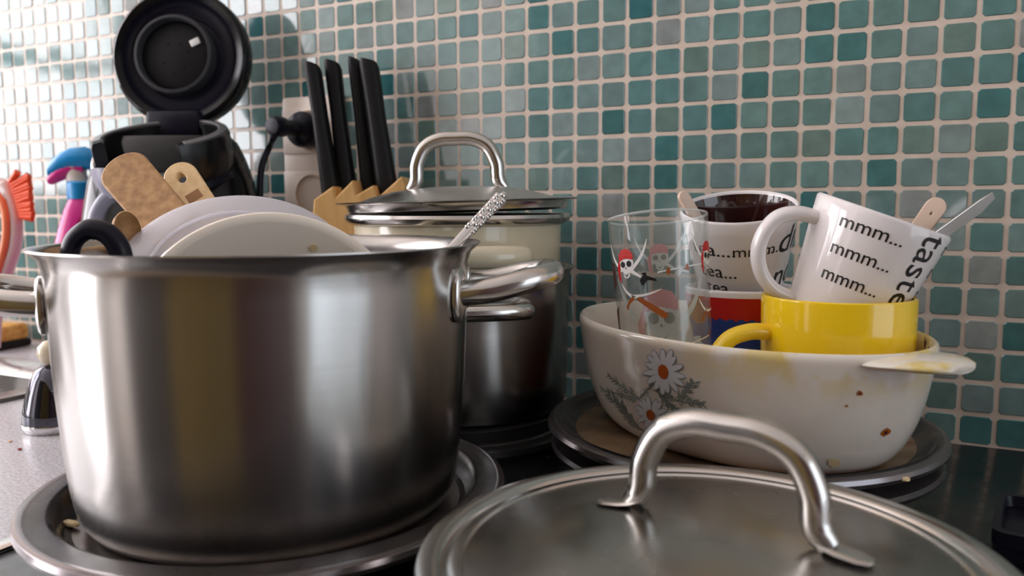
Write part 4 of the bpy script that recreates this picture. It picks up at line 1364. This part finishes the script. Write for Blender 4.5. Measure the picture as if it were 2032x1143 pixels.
# ------------------------------------------------------------------ spray bottle
SB = V((-0.433, -0.066, 0))
sb = thing('spray_bottle', 'magenta spray bottle with a blue trigger head', 'bottle', SB, math.atan2(-RT.y, -RT.x) + 0.12)
obj('bottle', loft([ell(-0.002, 0, z, rx, ry, 40, 2.6) for z, rx, ry in ((0, 0.040, 0.028), (0.004, 0.043, 0.030), (0.06, 0.043, 0.030), (0.11, 0.041, 0.029), (0.14, 0.036, 0.027), (0.165, 0.029, 0.024), (0.185, 0.0225, 0.020), (0.197, 0.017, 0.016), (0.2, 0.015, 0.015))]), M['pink'], sb)
me = curve_mesh([[(-0.030, 0.02), (0.024, 0.02), (0.026, 0.09), (0.012, 0.150), (-0.004, 0.178), (-0.018, 0.172), (-0.030, 0.13)]])
bm = subdiv(me, 0.012)
for v_ in bm.verts:
    z_ = v_.co.y
    half = 0.030 if z_ < .11 else 0.030 - (z_ - .11) * 0.12
    rx = 0.0425 if z_ < .11 else 0.0425 - (z_ - .11) * 0.26
    yy = half * max(0.05, 1 - abs((v_.co.x + .002) / max(rx, .01)) ** 2.6) ** (1 / 2.6)
    v_.co = V((v_.co.x, yy + 0.0006, z_))
obj('label', bm, M['pink_label'], sb)
obj('collar', lathe([(0, 0.199), (0.0165, 0.199), (0.0168, 0.201), (0.0168, 0.218), (0.015, 0.22), (0, 0.22)], 40), M['blue'], sb)
obj('neck', loft([ell(0.004, 0, 0.219, 0.013, 0.010, 24), ell(0.006, 0, 0.228, 0.012, 0.009, 24), ell(0.01, 0, 0.238, 0.016, 0.009, 24)]), M['white_plastic'], sb)
hs = []
for (x, z, hz, hy) in ((-0.026, 0.240, 0.004, 0.006), (-0.02, 0.2455, 0.0075, 0.010), (-0.006, 0.2495, 0.0085, 0.012), (0.010, 0.248, 0.0085, 0.012), (0.022, 0.2435, 0.008, 0.011), (0.031, 0.238, 0.0068, 0.009), (0.036, 0.2335, 0.005, 0.007)):
    hs.append([V((x, hy * math.cos(2 * PI * k / 20), z - 0.002 + 1.6 * hz * math.sin(2 * PI * k / 20))) for k in range(20)])
obj('spray_head', loft(hs), M['blue'], sb)
hs = []
for (x, z, hz, hy) in ((-0.004, 0.238, 0.004, 0.008), (0.012, 0.2375, 0.006, 0.0095), (0.024, 0.2325, 0.006, 0.0095), (0.033, 0.227, 0.005, 0.008), (0.037, 0.2245, 0.003, 0.006)):
    hs.append([V((x, hy * math.cos(2 * PI * k / 20), z - 0.003 + 1.6 * hz * math.sin(2 * PI * k / 20))) for k in range(20)])
obj('nozzle_shroud', loft(hs), M['pink'], sb)
obj('trigger', tube(smooth_path([V((-0.012, 0, 0.236)), V((-0.018, 0, 0.222)), V((-0.024, 0, 0.206)), V((-0.036, 0, 0.19))], 6), 0.005, 12, ry=0.0035), M['blue'], sb)

# ------------------------------------------------------------------ dish brush
bd = 1.03
br = thing('dish_brush', 'pale dish brush with orange bristles and an orange grip strip', 'brush', (-0.575, -0.075, 0))
bo = V((-0.575, -0.075, 0))
hp_ = smooth_path([at(x, y, bd) - bo for x, y in ((-2, 362), (14, 372), (27, 405), (33, 445), (30, 490), (16, 535), (2, 580), (-8, 630), (-12, 690))], 6)
obj('handle', tube(hp_, lambda s: 0.0085 if s > .08 else 0.006, 16, ry=0.0065), M['pale_pink'], br)
hp2 = smooth_path([at(x, y, bd - .008) - bo for x, y in ((-6, 385), (6, 405), (12, 440), (10, 480), (1, 520), (-10, 560), (-20, 620))], 6)
obj('grip_strip', tube(hp2, 0.0045, 12), M['orange_grip'], br)
bm = bmesh.new()
gg = random.Random(3)
for row in range(13):
    for q in range(5):
        s = row / 12
        x0, y0 = 20 + 20 * s ** .8, 362 + 68 * s
        x1, y1 = x0 + 34 - 10 * s + gg.uniform(-3, 3) - (18 if row == 0 else 0), y0 - 20 + 22 * s + gg.uniform(-3, 3)
        dz = (q - 2) * 0.0065
        a_, b_ = at(x0, y0, bd + dz) - bo, at(x1, y1, bd + dz * 1.2) - bo
        tube([a_, a_.lerp(b_, .6), b_], lambda s_: 0.0032 + 0.0010 * s_, 7, bm)
tag(obj('bristles', bm, M['orange'], br), kind='stuff')

# ------------------------------------------------------------------ sponge, shaker, tray, crumbs
sg_ = thing('sponge', 'orange sponge with black scouring side behind the sink', 'sponge', (-0.676, -0.060, 0), DEG(8))
obj('foam', box(-0.058, 0.058, -0.034, 0.034, 0.010, 0.032, 0.006, seg=3), M['sponge'], sg_)
obj('scourer', box(-0.059, 0.059, -0.035, 0.035, 0.0005, 0.0105, 0.003), M['scour'], sg_)

sh = thing('shaker', 'small dark chrome bell shaped shaker with a cream knob', 'shaker', (-0.1945, -0.277, 0))
obj('bell', lathe([(0, 0.0), (0.020, 0.0), (0.0245, 0.003), (0.0258, 0.009), (0.0248, 0.018), (0.0215, 0.032), (0.0175, 0.044), (0.0135, 0.052), (0.009, 0.056), (0, 0.057)], 48), M['dark_chrome'], sh)
obj('base_ring', lathe([(0.0195, 0.0), (0.0240, 0.0003), (0.0258, 0.004), (0.0261, 0.006), (0.0258, 0.0075)], 48), M['chrome'], sh)
obj('knob', lathe([(0, 0.056), (0.006, 0.056), (0.0095, 0.060), (0.0115, 0.066), (0.0105, 0.072), (0.006, 0.0765), (0, 0.078)], 32), M['cream_enamel'], sh)
dcam = math.atan2(CAM.y + 0.279, CAM.x + 0.2)
bm = wrap(text_mesh('D', 0.009), 0.0175, 0.0262, 0.044, dcam - 0.42, 0.010, 0, 0.0014)
obj('lettering', bm, M['white_print'], sh, False)
bm = wrap(curve_mesh([blob(0, 0, 0.0042, 0.0055, 16)]), 0.0175, 0.0262, 0.044, dcam - 0.05, 0.026, 0, 0.001)
obj('white_dot', bm, M['white_print'], sh, False)

tr = thing('plastic_tray', 'low black plastic tray at the right edge of the hob', 'tray', (0.585, -0.215, 0.004), DEG(-6))
obj('base', box(-0.072, 0.072, -0.034, 0.034, 0.0, 0.012, 0.003), M['black_satin'], tr)
obj('rim', loft([rrect(0.073, 0.035, z, 0.008) for z in (0.010, 0.018)] + [rrect(0.069, 0.031, 0.018, 0.006), rrect(0.068, 0.030, 0.0122, 0.006)], caps=False), M['black_satin'], tr)

for (loc, r, mt, lab, nm) in (((-0.1899, -0.3203, 0.0008), 0.0018, 'crumb_pale', 'tiny pale crumb on the grey worktop', 'crumb'), ((-0.161, -0.3308, 0.0008), 0.0017, 'crumb_red', 'tiny dark red crumb on the grey worktop', 'crumb'), ((0.0632, -0.4446, 0.0205), 0.0035, 'stain_yellow', 'pale food scrap lying on the hob cover by the stockpot', 'food_scrap'),
                              ((0.4625, -0.2315, 0.0405), 0.004, 'stain_yellow', 'yellowish food scrap on the rear hob cover beneath the casserole', 'food_scrap')):
    bm = bmesh.new()
    bmesh.ops.create_icosphere(bm, subdivisions=2, radius=r)
    for v_ in bm.verts:
        v_.co = V((v_.co.x * (2.0 if nm == 'food_scrap' else 1.2), v_.co.y * .8, v_.co.z * .45)) * rnd.uniform(.85, 1.15)
    o = obj(nm, bm, M[mt])
    o.location = loc
    tag(o, lab, 'crumb' if nm == 'crumb' else 'scrap')
